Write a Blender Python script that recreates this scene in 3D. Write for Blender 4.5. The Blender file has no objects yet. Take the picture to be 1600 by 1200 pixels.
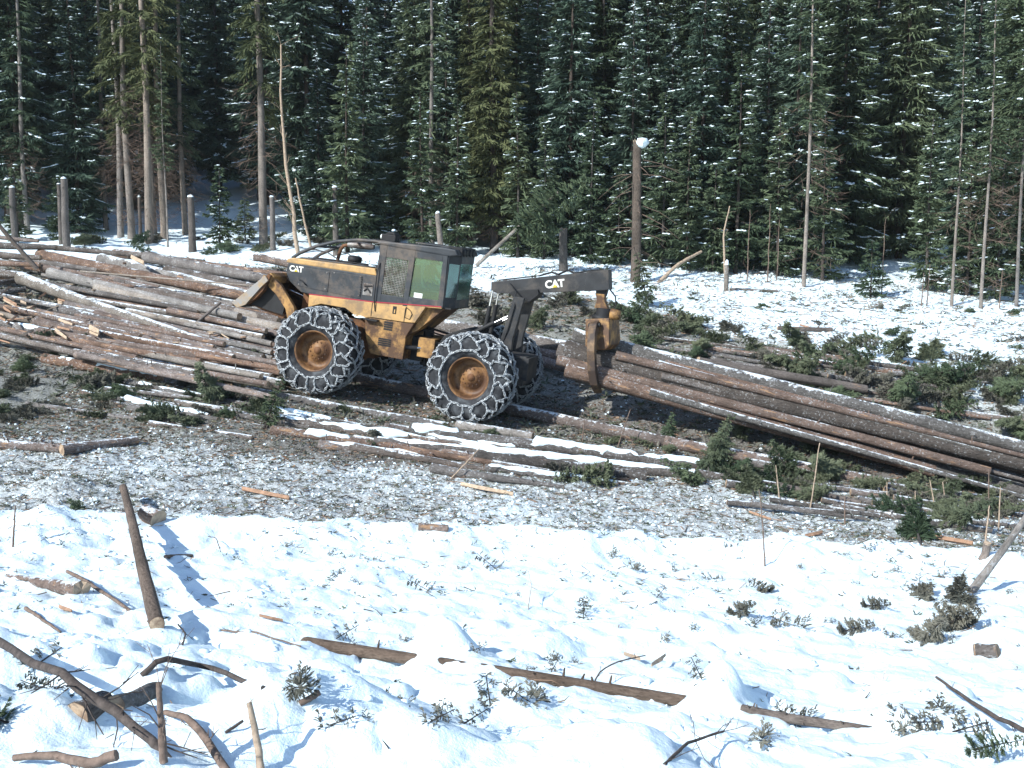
import bpy, bmesh, math, random
import numpy as np
from mathutils import Vector, Matrix, Euler

# ------------------------------------------------------------------ camera, sky, sun, exposure
SC = bpy.context.scene
COL = SC.collection
F, CZ = 1600.0, 3.4                      # focal length in photo pixels, eye height
PITCH = math.atan(180 / 1600.0)
cam_d = bpy.data.cameras.new('camera'); cam = bpy.data.objects.new('camera', cam_d)
COL.objects.link(cam)
cam_d.sensor_width = 36; cam_d.lens = 36; cam_d.clip_start = 0.1; cam_d.clip_end = 2000
cam.location = (0, 0, CZ); cam.rotation_euler = (math.pi / 2 - PITCH, 0, 0)
SC.camera = cam
SUN_EL, SUN_AZ = math.radians(35), math.radians(-130)      # from the left, a little behind the camera
sun_v = Vector((math.sin(SUN_AZ) * math.cos(SUN_EL), math.cos(SUN_AZ) * math.cos(SUN_EL), math.sin(SUN_EL)))
wd = bpy.data.worlds.new('World'); SC.world = wd; wd.use_nodes = True
nt = wd.node_tree
sky = nt.nodes.new('ShaderNodeTexSky'); sky.sky_type = 'NISHITA'; sky.sun_disc = False
sky.sun_elevation = SUN_EL; sky.sun_rotation = SUN_AZ; sky.altitude = 900; sky.air_density = 1.0; sky.dust_density = 0.6
bg = nt.nodes['Background']; bg.inputs['Strength'].default_value = 0.14
nt.links.new(sky.outputs[0], bg.inputs['Color'])
sl = bpy.data.lights.new('sun', 'SUN'); sl.energy = 4.2; sl.angle = math.radians(0.5); sl.color = (0.975, 0.985, 0.955)
so = bpy.data.objects.new('sun', sl); COL.objects.link(so)
so.rotation_euler = sun_v.to_track_quat('Z', 'Y').to_euler(); so.location = (-20, -12, 30)
vs = SC.view_settings
vs.view_transform = 'Standard'; vs.look = 'None'; vs.gamma = 1.0; vs.exposure = 0.74; vs.use_curve_mapping = False
SC.cycles.max_bounces = 6; SC.cycles.diffuse_bounces = 3; SC.cycles.glossy_bounces = 2
SC.cycles.transmission_bounces = 4; SC.cycles.transparent_max_bounces = 8

R = random.Random(7)
NR = np.random.default_rng(11)

# ------------------------------------------------------------------ materials
def newmat(name):
    m = bpy.data.materials.new(name); m.use_nodes = True
    n = m.node_tree; b = n.nodes['Principled BSDF']
    b.inputs['Specular IOR Level'].default_value = 0.25
    return m, n, b

def nd(n, t, **kw):
    x = n.nodes.new(t)
    for k, v in kw.items():
        if k in x.inputs: x.inputs[k].default_value = v
        else: setattr(x, k, v)
    return x

def ramp(n, stops, interp='LINEAR'):
    r = n.nodes.new('ShaderNodeValToRGB'); e = r.color_ramp.elements
    r.color_ramp.interpolation = interp
    while len(e) < len(stops): e.new(0.5)
    for i, (p, c) in enumerate(stops):
        e[i].position = p; e[i].color = (*c, 1) if len(c) == 3 else c
    return r

def mixc(n, a, b, f):
    m = n.nodes.new('ShaderNodeMix'); m.data_type = 'RGBA'
    for s, v in ((6, a), (7, b), (0, f)):
        if hasattr(v, 'links'): n.links.new(v, m.inputs[s])
        else: m.inputs[s].default_value = (*v, 1) if isinstance(v, tuple) else v
    return m.outputs[2]

def math_n(n, op, a, b=0.0, clamp=False):
    m = n.nodes.new('ShaderNodeMath'); m.operation = op; m.use_clamp = clamp
    for s, v in ((0, a), (1, b)):
        if hasattr(v, 'links'): n.links.new(v, m.inputs[s])
        else: m.inputs[s].default_value = v
    return m.outputs[0]

def simple(name, col, rough=0.6, metal=0.0, var=0.25, scale=6.0, dirt=None, dirt_amt=0.0, bump=0.0, spec=0.25):
    m, n, b = newmat(name)
    tc = nd(n, 'ShaderNodeTexCoord')
    no = nd(n, 'ShaderNodeTexNoise', Scale=scale, Detail=6.0, Roughness=0.65)
    n.links.new(tc.outputs['Object'], no.inputs['Vector'])
    lo = tuple(c * (1 - var) for c in col); hi = tuple(min(1, c * (1 + var)) for c in col)
    r = ramp(n, [(0.3, lo), (0.7, hi)]); n.links.new(no.outputs[0], r.inputs[0])
    c = r.outputs[0]
    if dirt:
        n2 = nd(n, 'ShaderNodeTexNoise', Scale=scale * 0.45, Detail=8.0, Roughness=0.7)
        n.links.new(tc.outputs['Object'], n2.inputs['Vector'])
        r2 = ramp(n, [(0.62 - dirt_amt * 0.35, (0, 0, 0)), (0.75 - dirt_amt * 0.3, (1, 1, 1))])
        n.links.new(n2.outputs[0], r2.inputs[0])
        c = mixc(n, c, dirt, r2.outputs[0])
    n.links.new(c, b.inputs['Base Color'])
    b.inputs['Roughness'].default_value = rough; b.inputs['Metallic'].default_value = metal
    b.inputs['Specular IOR Level'].default_value = spec
    if bump:
        bp = nd(n, 'ShaderNodeBump', Strength=bump, Distance=0.02)
        n.links.new(no.outputs[0], bp.inputs['Height']); n.links.new(bp.outputs[0], b.inputs['Normal'])
    return m

def bark(name, lo, hi, scrape=(0.36, 0.22, 0.13), scrape_amt=0.3, dust=0.3):
    """bark with streaks along local X, scraped wood and snow caught on upward faces"""
    m, n, b = newmat(name)
    tc = nd(n, 'ShaderNodeTexCoord'); oi = nd(n, 'ShaderNodeObjectInfo')
    off = nd(n, 'ShaderNodeVectorMath', operation='ADD')
    n.links.new(tc.outputs['Object'], off.inputs[0])
    mr = math_n(n, 'MULTIPLY', oi.outputs['Random'], 37.0); cx = nd(n, 'ShaderNodeCombineXYZ')
    n.links.new(mr, cx.inputs[0]); n.links.new(mr, cx.inputs[1]); n.links.new(cx.outputs[0], off.inputs[1])
    mp = nd(n, 'ShaderNodeMapping'); mp.inputs['Scale'].default_value = (7, 20, 20)
    n.links.new(off.outputs[0], mp.inputs[0])
    a = nd(n, 'ShaderNodeTexNoise', Scale=2.0, Detail=8.0, Roughness=0.72)
    n.links.new(mp.outputs[0], a.inputs['Vector'])
    r = ramp(n, [(0.32, lo), (0.5, tuple((x + y) / 2 for x, y in zip(lo, hi))), (0.72, hi)])
    n.links.new(a.outputs[0], r.inputs[0])
    lv = nd(n, 'ShaderNodeTexNoise', Scale=1.6, Detail=4.0, Roughness=0.65); n.links.new(off.outputs[0], lv.inputs['Vector'])
    tone = ramp(n, [(0.25, (0.42, 0.40, 0.38)), (0.5, (0.80, 0.76, 0.74)), (0.78, (1.1, 1.02, 0.97))]); n.links.new(lv.outputs[0], tone.inputs[0])
    mt = nd(n, 'ShaderNodeMix', data_type='RGBA', blend_type='MULTIPLY'); mt.inputs[0].default_value = 1.0
    n.links.new(r.outputs[0], mt.inputs[6]); n.links.new(tone.outputs[0], mt.inputs[7])
    hs = nd(n, 'ShaderNodeHueSaturation'); n.links.new(mt.outputs[2], hs.inputs['Color'])
    n.links.new(math_n(n, 'ADD', math_n(n, 'MULTIPLY', math_n(n, 'FRACT', math_n(n, 'MULTIPLY', oi.outputs['Random'], 7.3)), 0.65), 0.45), hs.inputs['Saturation'])
    n.links.new(math_n(n, 'ADD', math_n(n, 'MULTIPLY', oi.outputs['Random'], 0.55), 0.90), hs.inputs['Value'])
    # large patches: scraped wood
    mp2 = nd(n, 'ShaderNodeMapping'); mp2.inputs['Scale'].default_value = (1.8, 9, 9)
    n.links.new(off.outputs[0], mp2.inputs[0])
    s = nd(n, 'ShaderNodeTexNoise', Scale=1.4, Detail=5.0, Roughness=0.6)
    n.links.new(mp2.outputs[0], s.inputs['Vector'])
    rs = ramp(n, [(0.74 - 0.2 * scrape_amt, (0, 0, 0)), (0.79 - 0.2 * scrape_amt, (1, 1, 1))])
    n.links.new(s.outputs[0], rs.inputs[0])
    c = mixc(n, hs.outputs[0], scrape, rs.outputs[0])
    # dusting of snow on upward faces
    ge = nd(n, 'ShaderNodeNewGeometry'); sp = nd(n, 'ShaderNodeSeparateXYZ')
    n.links.new(ge.outputs['Normal'], sp.inputs[0])
    d = nd(n, 'ShaderNodeTexNoise', Scale=9.0, Detail=7.0, Roughness=0.75)
    n.links.new(off.outputs[0], d.inputs['Vector'])
    d2 = nd(n, 'ShaderNodeTexNoise', Scale=1.1, Detail=2.0)
    n.links.new(off.outputs[0], d2.inputs['Vector'])
    q = math_n(n, 'ADD', math_n(n, 'ADD', math_n(n, 'MULTIPLY', sp.outputs[2], 0.42), math_n(n, 'MULTIPLY', d.outputs[0], 0.9)),
               math_n(n, 'MULTIPLY', d2.outputs[0], 0.5))
    t0 = min(0.98, (1.29 - dust * 0.30) * 0.5)
    rd = ramp(n, [(t0, (0, 0, 0)), (min(0.999, t0 + 0.035), (1, 1, 1))])
    n.links.new(math_n(n, 'MULTIPLY', q, 0.5), rd.inputs[0])
    c = mixc(n, c, (0.80, 0.86, 0.90), rd.outputs[0])
    if dust > -1:
        fl = nd(n, 'ShaderNodeTexNoise', Scale=24.0, Detail=4.0, Roughness=0.6); n.links.new(off.outputs[0], fl.inputs['Vector'])
        fm = math_n(n, 'ADD', math_n(n, 'MULTIPLY', fl.outputs[0], 0.7), math_n(n, 'MULTIPLY', lv.outputs[0], 0.3))
        rfl = ramp(n, [(0.555, (0, 0, 0)), (0.63, (1, 1, 1))]); n.links.new(fm, rfl.inputs[0])
        c = mixc(n, c, (0.45, 0.46, 0.46), math_n(n, 'MULTIPLY', rfl.outputs[0], 0.75))
    n.links.new(c, b.inputs['Base Color']); b.inputs['Roughness'].default_value = 0.9
    bp = nd(n, 'ShaderNodeBump', Strength=1.0, Distance=0.05)
    n.links.new(a.outputs[0], bp.inputs['Height']); n.links.new(bp.outputs[0], b.inputs['Normal'])
    return m

M = {}
M['bark_grey'] = bark('bark_grey', (0.066, 0.056, 0.049), (0.27, 0.235, 0.21), scrape_amt=0.4, dust=0.5)
M['bark_dark'] = bark('bark_dark', (0.052, 0.046, 0.042), (0.20, 0.178, 0.16), scrape_amt=0.25, dust=0.45)
M['bark_red'] = bark('bark_red', (0.085, 0.056, 0.042), (0.31, 0.215, 0.165), scrape_amt=0.75, dust=0.38)
M['bark_pale'] = bark('bark_pale', (0.13, 0.115, 0.10), (0.40, 0.36, 0.31), scrape_amt=0.3, dust=0.25)
for k_, lo_, hi_, sc_ in (('grey', (0.066, 0.056, 0.049), (0.27, 0.235, 0.21), .4), ('dark', (0.052, 0.046, 0.042), (0.20, 0.178, 0.16), .3), ('red', (0.085, 0.056, 0.042), (0.31, 0.215, 0.165), .7), ('pale', (0.13, 0.115, 0.10), (0.40, 0.36, 0.31), .3)):
    M['bark_%s_d' % k_] = bark('bark_%s_dusted' % k_, lo_, hi_, scrape_amt=sc_, dust=0.82)
M['bark_frost'] = bark('bark_frost', (0.075, 0.065, 0.056), (0.27, 0.25, 0.22), scrape_amt=0.1, dust=0.95)
M['bark_clean'] = bark('bark_clean', (0.10, 0.075, 0.058), (0.31, 0.245, 0.195), scrape_amt=0.3, dust=-1.5)
M['trunk'] = bark('trunk', (0.06, 0.05, 0.043), (0.20, 0.17, 0.145), scrape_amt=-0.5, dust=-1.5)
M['trunk_dark'] = bark('trunk_dark', (0.035, 0.03, 0.027), (0.12, 0.10, 0.088), scrape_amt=-0.5, dust=-1.5)
M['trunk_pale'] = bark('trunk_pale', (0.13, 0.115, 0.10), (0.36, 0.315, 0.27), scrape_amt=-0.5, dust=-1.5)
M['wood'] = simple('wood', (0.40, 0.30, 0.21), 0.8, var=0.35, scale=14, bump=0.3)
M['wood_orange'] = simple('wood_orange', (0.30, 0.18, 0.115), 0.8, var=0.4, scale=14, bump=0.3)
M['cut_wood'] = simple('cut_wood', (0.50, 0.37, 0.25), 0.85, var=0.4, scale=16, dirt=(0.22, 0.15, 0.10), dirt_amt=0.6, bump=0.4)
M['stick'] = simple('stick', (0.16, 0.115, 0.09), 0.9, var=0.5, scale=18, bump=0.6)
M['stick_dark'] = simple('stick_dark', (0.075, 0.06, 0.052), 0.9, var=0.5, scale=18, bump=0.6)
M['stick_pale'] = simple('stick_pale', (0.34, 0.26, 0.19), 0.9, var=0.4, scale=18, bump=0.5)

def snowmat(name):
    m, n, b = newmat(name)
    tc = nd(n, 'ShaderNodeTexCoord')
    a = nd(n, 'ShaderNodeTexNoise', Scale=16.0, Detail=6.0, Roughness=0.7); n.links.new(tc.outputs['Object'], a.inputs['Vector'])
    b.inputs['Base Color'].default_value = (0.75, 0.872, 0.922, 1); b.inputs['Roughness'].default_value = 0.7
    bp = nd(n, 'ShaderNodeBump', Strength=0.35, Distance=0.02); n.links.new(a.outputs[0], bp.inputs['Height'])
    n.links.new(bp.outputs[0], b.inputs['Normal'])
    return m
M['snow'] = snowmat('snow')

def needles(name, lo, hi):
    m, n, b = newmat(name)
    oi = nd(n, 'ShaderNodeObjectInfo'); ge = nd(n, 'ShaderNodeNewGeometry')
    a = nd(n, 'ShaderNodeTexNoise', Scale=1.7, Detail=4.0); n.links.new(ge.outputs['Position'], a.inputs['Vector'])
    t = math_n(n, 'ADD', math_n(n, 'MULTIPLY', a.outputs[0], 0.9), math_n(n, 'MULTIPLY', oi.outputs['Random'], 0.35))
    r = ramp(n, [(0.35, lo), (0.85, hi)]); n.links.new(t, r.inputs[0])
    n.links.new(r.outputs[0], b.inputs['Base Color']); b.inputs['Roughness'].default_value = 0.75
    b.inputs['Specular IOR Level'].default_value = 0.14
    return m
M['needle'] = needles('needle', (0.038, 0.062, 0.036), (0.108, 0.138, 0.078))
M['needle_blue'] = needles('needle_blue', (0.030, 0.056, 0.042), (0.082, 0.120, 0.084))
M['needle_olive'] = needles('needle_olive', (0.050, 0.064, 0.030), (0.130, 0.142, 0.066))
M['needle_fresh'] = needles('needle_fresh', (0.062, 0.082, 0.050), (0.145, 0.160, 0.098))
M['needle_dull'] = needles('needle_dull', (0.085, 0.085, 0.068), (0.18, 0.172, 0.138))

def colmat(name, rough=0.85):
    m, n, b = newmat(name)
    at = nd(n, 'ShaderNodeAttribute'); at.attribute_name = 'Col'
    n.links.new(at.outputs['Color'], b.inputs['Base Color']); b.inputs['Roughness'].default_value = rough
    b.inputs['Specular IOR Level'].default_value = 0.12
    return m
M['col'] = colmat('litter_pieces')

# ------------------------------------------------------------------ helpers
def tag(o, label=None, cat=None, group=None, kind=None):
    if label: o['label'] = label
    if cat: o['category'] = cat
    if group: o['group'] = group
    if kind: o['kind'] = kind
    return o

def empty(name, mat=None, loc=None):
    o = bpy.data.objects.new(name, None); COL.objects.link(o); o.empty_display_size = 0.1
    if mat is not None: o.matrix_world = mat
    if loc is not None: o.location = loc
    return o

def link(name, me, parent=None, loc=None):
    o = bpy.data.objects.new(name, me); COL.objects.link(o)
    if parent: o.parent = parent
    if loc is not None: o.location = loc
    return o

def np_mesh(name, V, Fc, mat, smooth=False, col=None):
    """V (n,3); Fc (m,k) all faces of one size; col (n,3) vertex colours"""
    V = np.asarray(V, np.float32); Fc = np.asarray(Fc, np.int32); k = Fc.shape[1]; m = len(Fc)
    me = bpy.data.meshes.new(name)
    me.vertices.add(len(V)); me.vertices.foreach_set('co', V.ravel())
    me.loops.add(m * k); me.loops.foreach_set('vertex_index', Fc.ravel())
    me.polygons.add(m)
    me.polygons.foreach_set('loop_start', np.arange(0, m * k, k, dtype=np.int32))
    me.polygons.foreach_set('loop_total', np.full(m, k, np.int32))
    if smooth: me.polygons.foreach_set('use_smooth', np.ones(m, bool))
    me.update(calc_edges=True)
    if col is not None:
        a = me.attributes.new('Col', 'FLOAT_COLOR', 'POINT')
        a.data.foreach_set('color', np.concatenate([col, np.ones((len(col), 1))], 1).astype(np.float32).ravel())
    me.materials.append(mat)
    return me

class MB:
    def __init__(s): s.v = []; s.f = []; s.sm = []
    def add(s, v, f, smooth=False):
        k = len(s.v); s.v += [tuple(map(float, q)) for q in v]
        s.f += [tuple(i + k for i in q) for q in f]; s.sm += [smooth] * len(f); return s
    def box(s, x0, x1, y0, y1, z0, z1):
        return s.prism([(x0, z0), (x1, z0), (x1, z1), (x0, z1)], y0, y1)
    def prism(s, pts, y0, y1):
        """polygon in (x,z) pushed along y; y0/y1 may be lists per point"""
        n = len(pts)
        a = sum(pts[i][0] * pts[(i + 1) % n][1] - pts[(i + 1) % n][0] * pts[i][1] for i in range(n))
        Y0 = y0 if hasattr(y0, '__len__') else [y0] * n; Y1 = y1 if hasattr(y1, '__len__') else [y1] * n
        idx = list(range(n))
        if a < 0: idx = idx[::-1]
        v = [(pts[i][0], Y0[i], pts[i][1]) for i in idx] + [(pts[i][0], Y1[i], pts[i][1]) for i in idx]
        f = [tuple(range(n)), tuple(range(2 * n - 1, n - 1, -1))]
        f += [(i, i + n, (i + 1) % n + n, (i + 1) % n) for i in range(n)]
        return s.add(v, f)
    def tube(s, path, rad, n=8, caps=True, smooth=True, wob=0.0, rr=None):
        P = [Vector(p) for p in path]; m = len(P)
        if not hasattr(rad, '__len__'): rad = [rad] * m
        t0 = (P[1] - P[0]).normalized(); u = t0.orthogonal().normalized(); V = []
        for i in range(m):
            t = (P[min(i + 1, m - 1)] - P[max(i - 1, 0)]).normalized()
            u = (u - t * u.dot(t)).normalized(); w = t.cross(u)
            for j in range(n):
                a = 2 * math.pi * j / n; r = rad[i] * (1 + (rr.uniform(-wob, wob) if wob else 0))
                V.append(P[i] + u * (r * math.cos(a)) + w * (r * math.sin(a)))
        Fc = [(i * n + j, i * n + (j + 1) % n, (i + 1) * n + (j + 1) % n, (i + 1) * n + j) for i in range(m - 1) for j in range(n)]
        s.add(V, Fc, smooth)
        if caps:
            s.add([V[j] for j in range(n)], [tuple(range(n - 1, -1, -1))])
            s.add([V[(m - 1) * n + j] for j in range(n)], [tuple(range(n))])
        return s
    def lathe(s, prof, n=32, axis='y', c=(0, 0, 0), smooth=True):
        """prof: (radius, offset along axis)"""
        V = []
        for r, o in prof:
            for j in range(n):
                a = 2 * math.pi * j / n; x, y = r * math.cos(a), r * math.sin(a)
                q = {'y': (x, o, y), 'z': (x, y, o), 'x': (o, x, y)}[axis]
                V.append((q[0] + c[0], q[1] + c[1], q[2] + c[2]))
        Fc = [(i * n + j, i * n + (j + 1) % n, (i + 1) * n + (j + 1) % n, (i + 1) * n + j) for i in range(len(prof) - 1) for j in range(n)]
        return s.add(V, Fc, smooth)
    def mesh(s, name, mat, bevel=0.0):
        me = bpy.data.meshes.new(name); me.from_pydata(s.v, [], s.f)
        me.polygons.foreach_set('use_smooth', s.sm)
        if bevel:
            bm = bmesh.new(); bm.from_mesh(me)
            bmesh.ops.recalc_face_normals(bm, faces=bm.faces)
            ed = [e for e in bm.edges if len(e.link_faces) == 2 and e.calc_face_angle(0) > 0.5]
            bmesh.ops.bevel(bm, geom=ed, offset=bevel, segments=2, affect='EDGES', profile=0.6, clamp_overlap=True)
            bm.to_mesh(me); bm.free()
        me.materials.append(mat); me.update()
        return me
    def build(s, name, mat, parent=None, bevel=0.0):
        return link(name, s.mesh(name, mat, bevel), parent)

def vnoise(x, y, seed=0):
    xi = np.floor(x).astype(np.int64); yi = np.floor(y).astype(np.int64); fx = x - xi; fy = y - yi
    def h(a, b):
        k = (a * 374761393 + b * 668265263 + seed * 1442695041) & 0xffffffff
        k = ((k ^ (k >> 13)) * 1274126177) & 0xffffffff
        k = (k ^ (k >> 16)) & 0xffff
        return k / 32767.5 - 1.0
    u = fx * fx * fx * (fx * (fx * 6 - 15) + 10); v = fy * fy * fy * (fy * (fy * 6 - 15) + 10)
    return (h(xi, yi) * (1 - u) + h(xi + 1, yi) * u) * (1 - v) + (h(xi, yi + 1) * (1 - u) + h(xi + 1, yi + 1) * u) * v

def fbm(x, y, seed=0, oct=4):
    t = 0; a = 1.0; s = 0
    for i in range(oct):
        t = t + a * vnoise(x, y, seed + i * 17); s += a; a *= 0.5; x = x * 2.03 + 5.1; y = y * 2.03 - 3.7
    return t / s

def ihash(a, b, seed):
    k = (a * 374761393 + b * 668265263 + seed * 1442695041) & 0xffffffff
    k = ((k ^ (k >> 13)) * 1274126177) & 0xffffffff
    return ((k ^ (k >> 16)) & 0xffffff)

def pillow(x, y, seed=0):
    """rounded mounds from a jittered grid, 0..1"""
    xi = np.floor(x).astype(np.int64); yi = np.floor(y).astype(np.int64); out = np.zeros_like(x)
    for dx in (-1, 0, 1):
        for dy in (-1, 0, 1):
            cx = xi + dx; cy = yi + dy; k = ihash(cx, cy, seed)
            jx = ((k & 63) / 31.5 - 1) * 0.42; jy = (((k >> 6) & 63) / 31.5 - 1) * 0.42
            rr = 0.62 + 0.28 * (((k >> 12) & 63) / 31.5 - 1); hh = 0.6 + 0.4 * (((k >> 18) & 63) / 31.5 - 1)
            d2 = ((x - cx - 0.5 - jx) ** 2 + (y - cy - 0.5 - jy) ** 2) / rr ** 2
            out = np.maximum(out, hh * np.sqrt(np.clip(1 - d2, 0, 1)))
    return out

# ------------------------------------------------------------------ the land
CP, SP = math.cos(PITCH), math.sin(PITCH)
def ray(px, py):
    a = (px - 800) / F; b = -(py - 600) / F
    d = np.array([a, CP + b * SP, -SP + b * CP]); return d / d[1]
def at(px, py, D): return ray(px, py) * D + np.array([0, 0, CZ])
def sstep(a, b, x):
    t = np.clip((x - a) / (b - a), 0, 1); return t * t * (3 - 2 * t)

ctrl = [at(*q) for q in [
    (0, 1200, 4.7), (400, 1200, 4.9), (800, 1200, 5.1), (1200, 1200, 5.2), (1600, 1200, 5.3),
    (0, 1080, 6.5), (800, 1090, 7.0), (1600, 1090, 7.2),
    (0, 980, 8.6), (400, 985, 9.0), (800, 985, 9.5), (1200, 985, 9.6), (1600, 985, 9.6),
    (0, 890, 11.2), (400, 885, 11.8), (800, 890, 12.2), (1200, 895, 12.3), (1600, 905, 12.0),
    (0, 805, 14.2), (400, 812, 14.6), (800, 825, 14.8), (1200, 845, 14.6), (1600, 860, 14.2),
    (0, 730, 17.2), (400, 735, 17.8), (800, 760, 17.6), (1200, 790, 17.4), (1600, 812, 17.5),
    (0, 640, 21.0), (250, 640, 21.2), (1150, 740, 19.4), (1400, 770, 19.1), (1600, 792, 18.9),
    (200, 570, 25.5), (0, 560, 26.0), (0, 455, 32.5), (200, 460, 32.5), (350, 480, 30.5),
    (0, 385, 43), (200, 375, 46), (400, 385, 45), (520, 395, 43), (620, 402, 41), (750, 412, 39), (880, 425, 37), (1100, 442, 36),
    (1300, 465, 34), (1500, 490, 32.5), (1600, 492, 32.5), (1000, 478, 31.5), (960, 540, 26.6), (760, 500, 29.5), (600, 480, 31),
    (1300, 600, 23.6), (1600, 612, 23.6), (1300, 530, 28), (1600, 545, 27.5),
    (200, 312, 57), (50, 312, 56), (400, 318, 57), (800, 350, 52), (1350, 400, 44), (1600, 405, 44), (1100, 380, 47)]]
ctrl += [np.array(q) for q in [(-0.68 - .33, 23.04 - 1.25, 0.13), (-0.68 + .33, 23.04 + 1.25, 0.13), (-4.13 - .33, 23.96 - 1.25, 0.62), (-4.13 + .33, 23.96 + 1.25, 0.64),
                               (5.1, 21.5, -0.38), (8, 20.8, -0.78), (10.8, 20.0, -1.25), (-40, 60, 9), (45, 60, 7), (0, 75, 11.5), (-40, 20, 2.0), (40, 20, -2.0), (-60, 100, 20), (60, 100, 18), (0, 110, 20),
                               (-25, 0, 1.8), (25, 0, 1.4), (0, 0, 1.9), (-60, 200, 42), (60, 200, 42), (0, 200, 42), (-25, 40, 4.4), (28, 36, 1.9)]]
ctrl = np.array(ctrl)
def _tps(d2): return 0.5 * d2 * np.log(d2 + 1e-9)
def _fit():
    P = ctrl[:, :2]; n = len(P)
    K = _tps(((P[:, None] - P[None]) ** 2).sum(-1)) + np.eye(n) * 2.0
    Q = np.c_[np.ones(n), P]; A = np.block([[K, Q], [Q.T, np.zeros((3, 3))]])
    return np.linalg.solve(A, np.r_[ctrl[:, 2], 0, 0, 0])
TW = _fit()
bumps = []                                # (x, y, radius, height): drifts that bury things
def base_h(x, y):
    sh = x.shape; x = x.ravel(); y = y.ravel(); out = np.empty_like(x)
    for i in range(0, len(x), 20000):
        X = x[i:i + 20000]; Y = y[i:i + 20000]
        d2 = (X[:, None] - ctrl[None, :, 0]) ** 2 + (Y[:, None] - ctrl[None, :, 1]) ** 2
        out[i:i + 20000] = _tps(d2) @ TW[:-3] + TW[-3] + TW[-2] * X + TW[-1] * Y
    return out.reshape(sh)

EX = np.array([-9, -7, -5, -3, -1, 1, 3, 5, 7, 9.0]); EY = np.array([13.6, 14.0, 14.2, 14.3, 14.4, 14.3, 14.0, 13.6, 13.2, 12.9])
def edge_y(x): return np.interp(x, EX, EY) + 0.45 * fbm(x * 0.9, x * 0.0 + 4.4, 5, 3)
def litter(x, y):
    """0 clean snow .. 1 ground fully covered by slash"""
    e = edge_y(x)
    l = sstep(-0.25, 0.45, y - e) * (0.60 + 0.16 * fbm(x * 0.45, y * 0.45, 61, 3))
    l = l + 0.27 * sstep(18.2, 20.2, y) + 0.12 * sstep(-2.0, -5, x) * sstep(18, 19.5, y)
    far = 33 - sstep(1, 11, x) * 9.6 + sstep(-3, -9, x) * 5.5
    l = l * (1 - sstep(-1.2, 1.4, y - far + 0.9 * fbm(x * 0.5, y * 0.5, 77, 3)))
    back = sstep(0, 2, y - far) * (1 - sstep(36, 42, y)) * 0.22
    # churned dark soil under the machine's trail
    d = np.exp(-(((x + 2.2) / 2.3) ** 2 + ((y - 18.9 + 0.1 * x) / 0.55) ** 2))
    # trail under machine and load: slash, also painting in the deep shade there
    tr = np.exp(-((y - 23.1 + 0.268 * (x + 0.55)) / 1.7) ** 2) * sstep(-6.5, -3.5, x) * (1 - sstep(10, 13, x))
    bm = np.exp(-(((x - 0.5) / 2.6) ** 2 + ((y - 28) / 2.2) ** 2))
    return np.clip(np.maximum(l, back) + 0.5 * d + 0.6 * tr + 0.35 * bm, 0, 1)

def height(x, y):
    x = np.asarray(x, float); y = np.asarray(y, float)
    z = base_h(x, y)
    e = edge_y(x); near = 1 - sstep(-0.6, 0.8, y - e)
    fg = near * (1 - 0.45 * sstep(6, 11, y))
    m = 0.5 + 0.5 * fbm(x * 0.5, y * 0.5, 3, 2)
    wx = x + 0.12 * fbm(x * 2.3, y * 2.3, 8, 2); wy = y + 0.12 * fbm(x * 2.3, y * 2.3, 12, 2)
    z = z + fg * ((0.25 + 0.20 * (1 - sstep(5.5, 8.5, y))) * m * pillow(wx / 0.95, wy / 0.8, 2) + 0.11 * pillow(wx / 0.45, wy / 0.42, 5) * (0.35 + m) + 0.05 * fbm(x * 1.1, y * 1.1, 15, 3))
    z = z + near * (0.05 * fbm(x * 4.2, y * 4.2, 31, 3) + 0.10 * sstep(7, 10, y) * (pillow(wx / 0.33, wy / 0.30, 71) - 0.3) * np.clip(fbm(x * 0.9, y * 0.9, 73, 2) + 0.25, 0, 1))
    z = z + near * np.exp(-((y - e + 0.55) / 0.5) ** 2) * (0.16 + 0.12 * fbm(x * 0.8, y * 0, 41, 2))
    mid = sstep(-0.3, 0.6, y - e)
    z = z + mid * (1 - sstep(45, 60, y)) * (0.09 * fbm(x * 0.8, y * 0.8, 23, 3) + 0.045 * fbm(x * 3.2, y * 3.2, 27, 3) + 0.028 * fbm(x * 11, y * 11, 29, 2))
    z = z + sstep(40, 50, y) * (0.45 * fbm(x * 0.25, y * 0.25, 51, 3) + 0.2 * pillow(x / 2.2, y / 2.2, 55))
    for bx, by, br, bh in bumps:
        d2 = ((x - bx) ** 2 + (y - by) ** 2) / br ** 2
        z = z + bh * np.exp(-d2 * 1.6)
    return z
def H(x, y): return float(height(np.array([x]), np.array([y]))[0])

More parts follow.
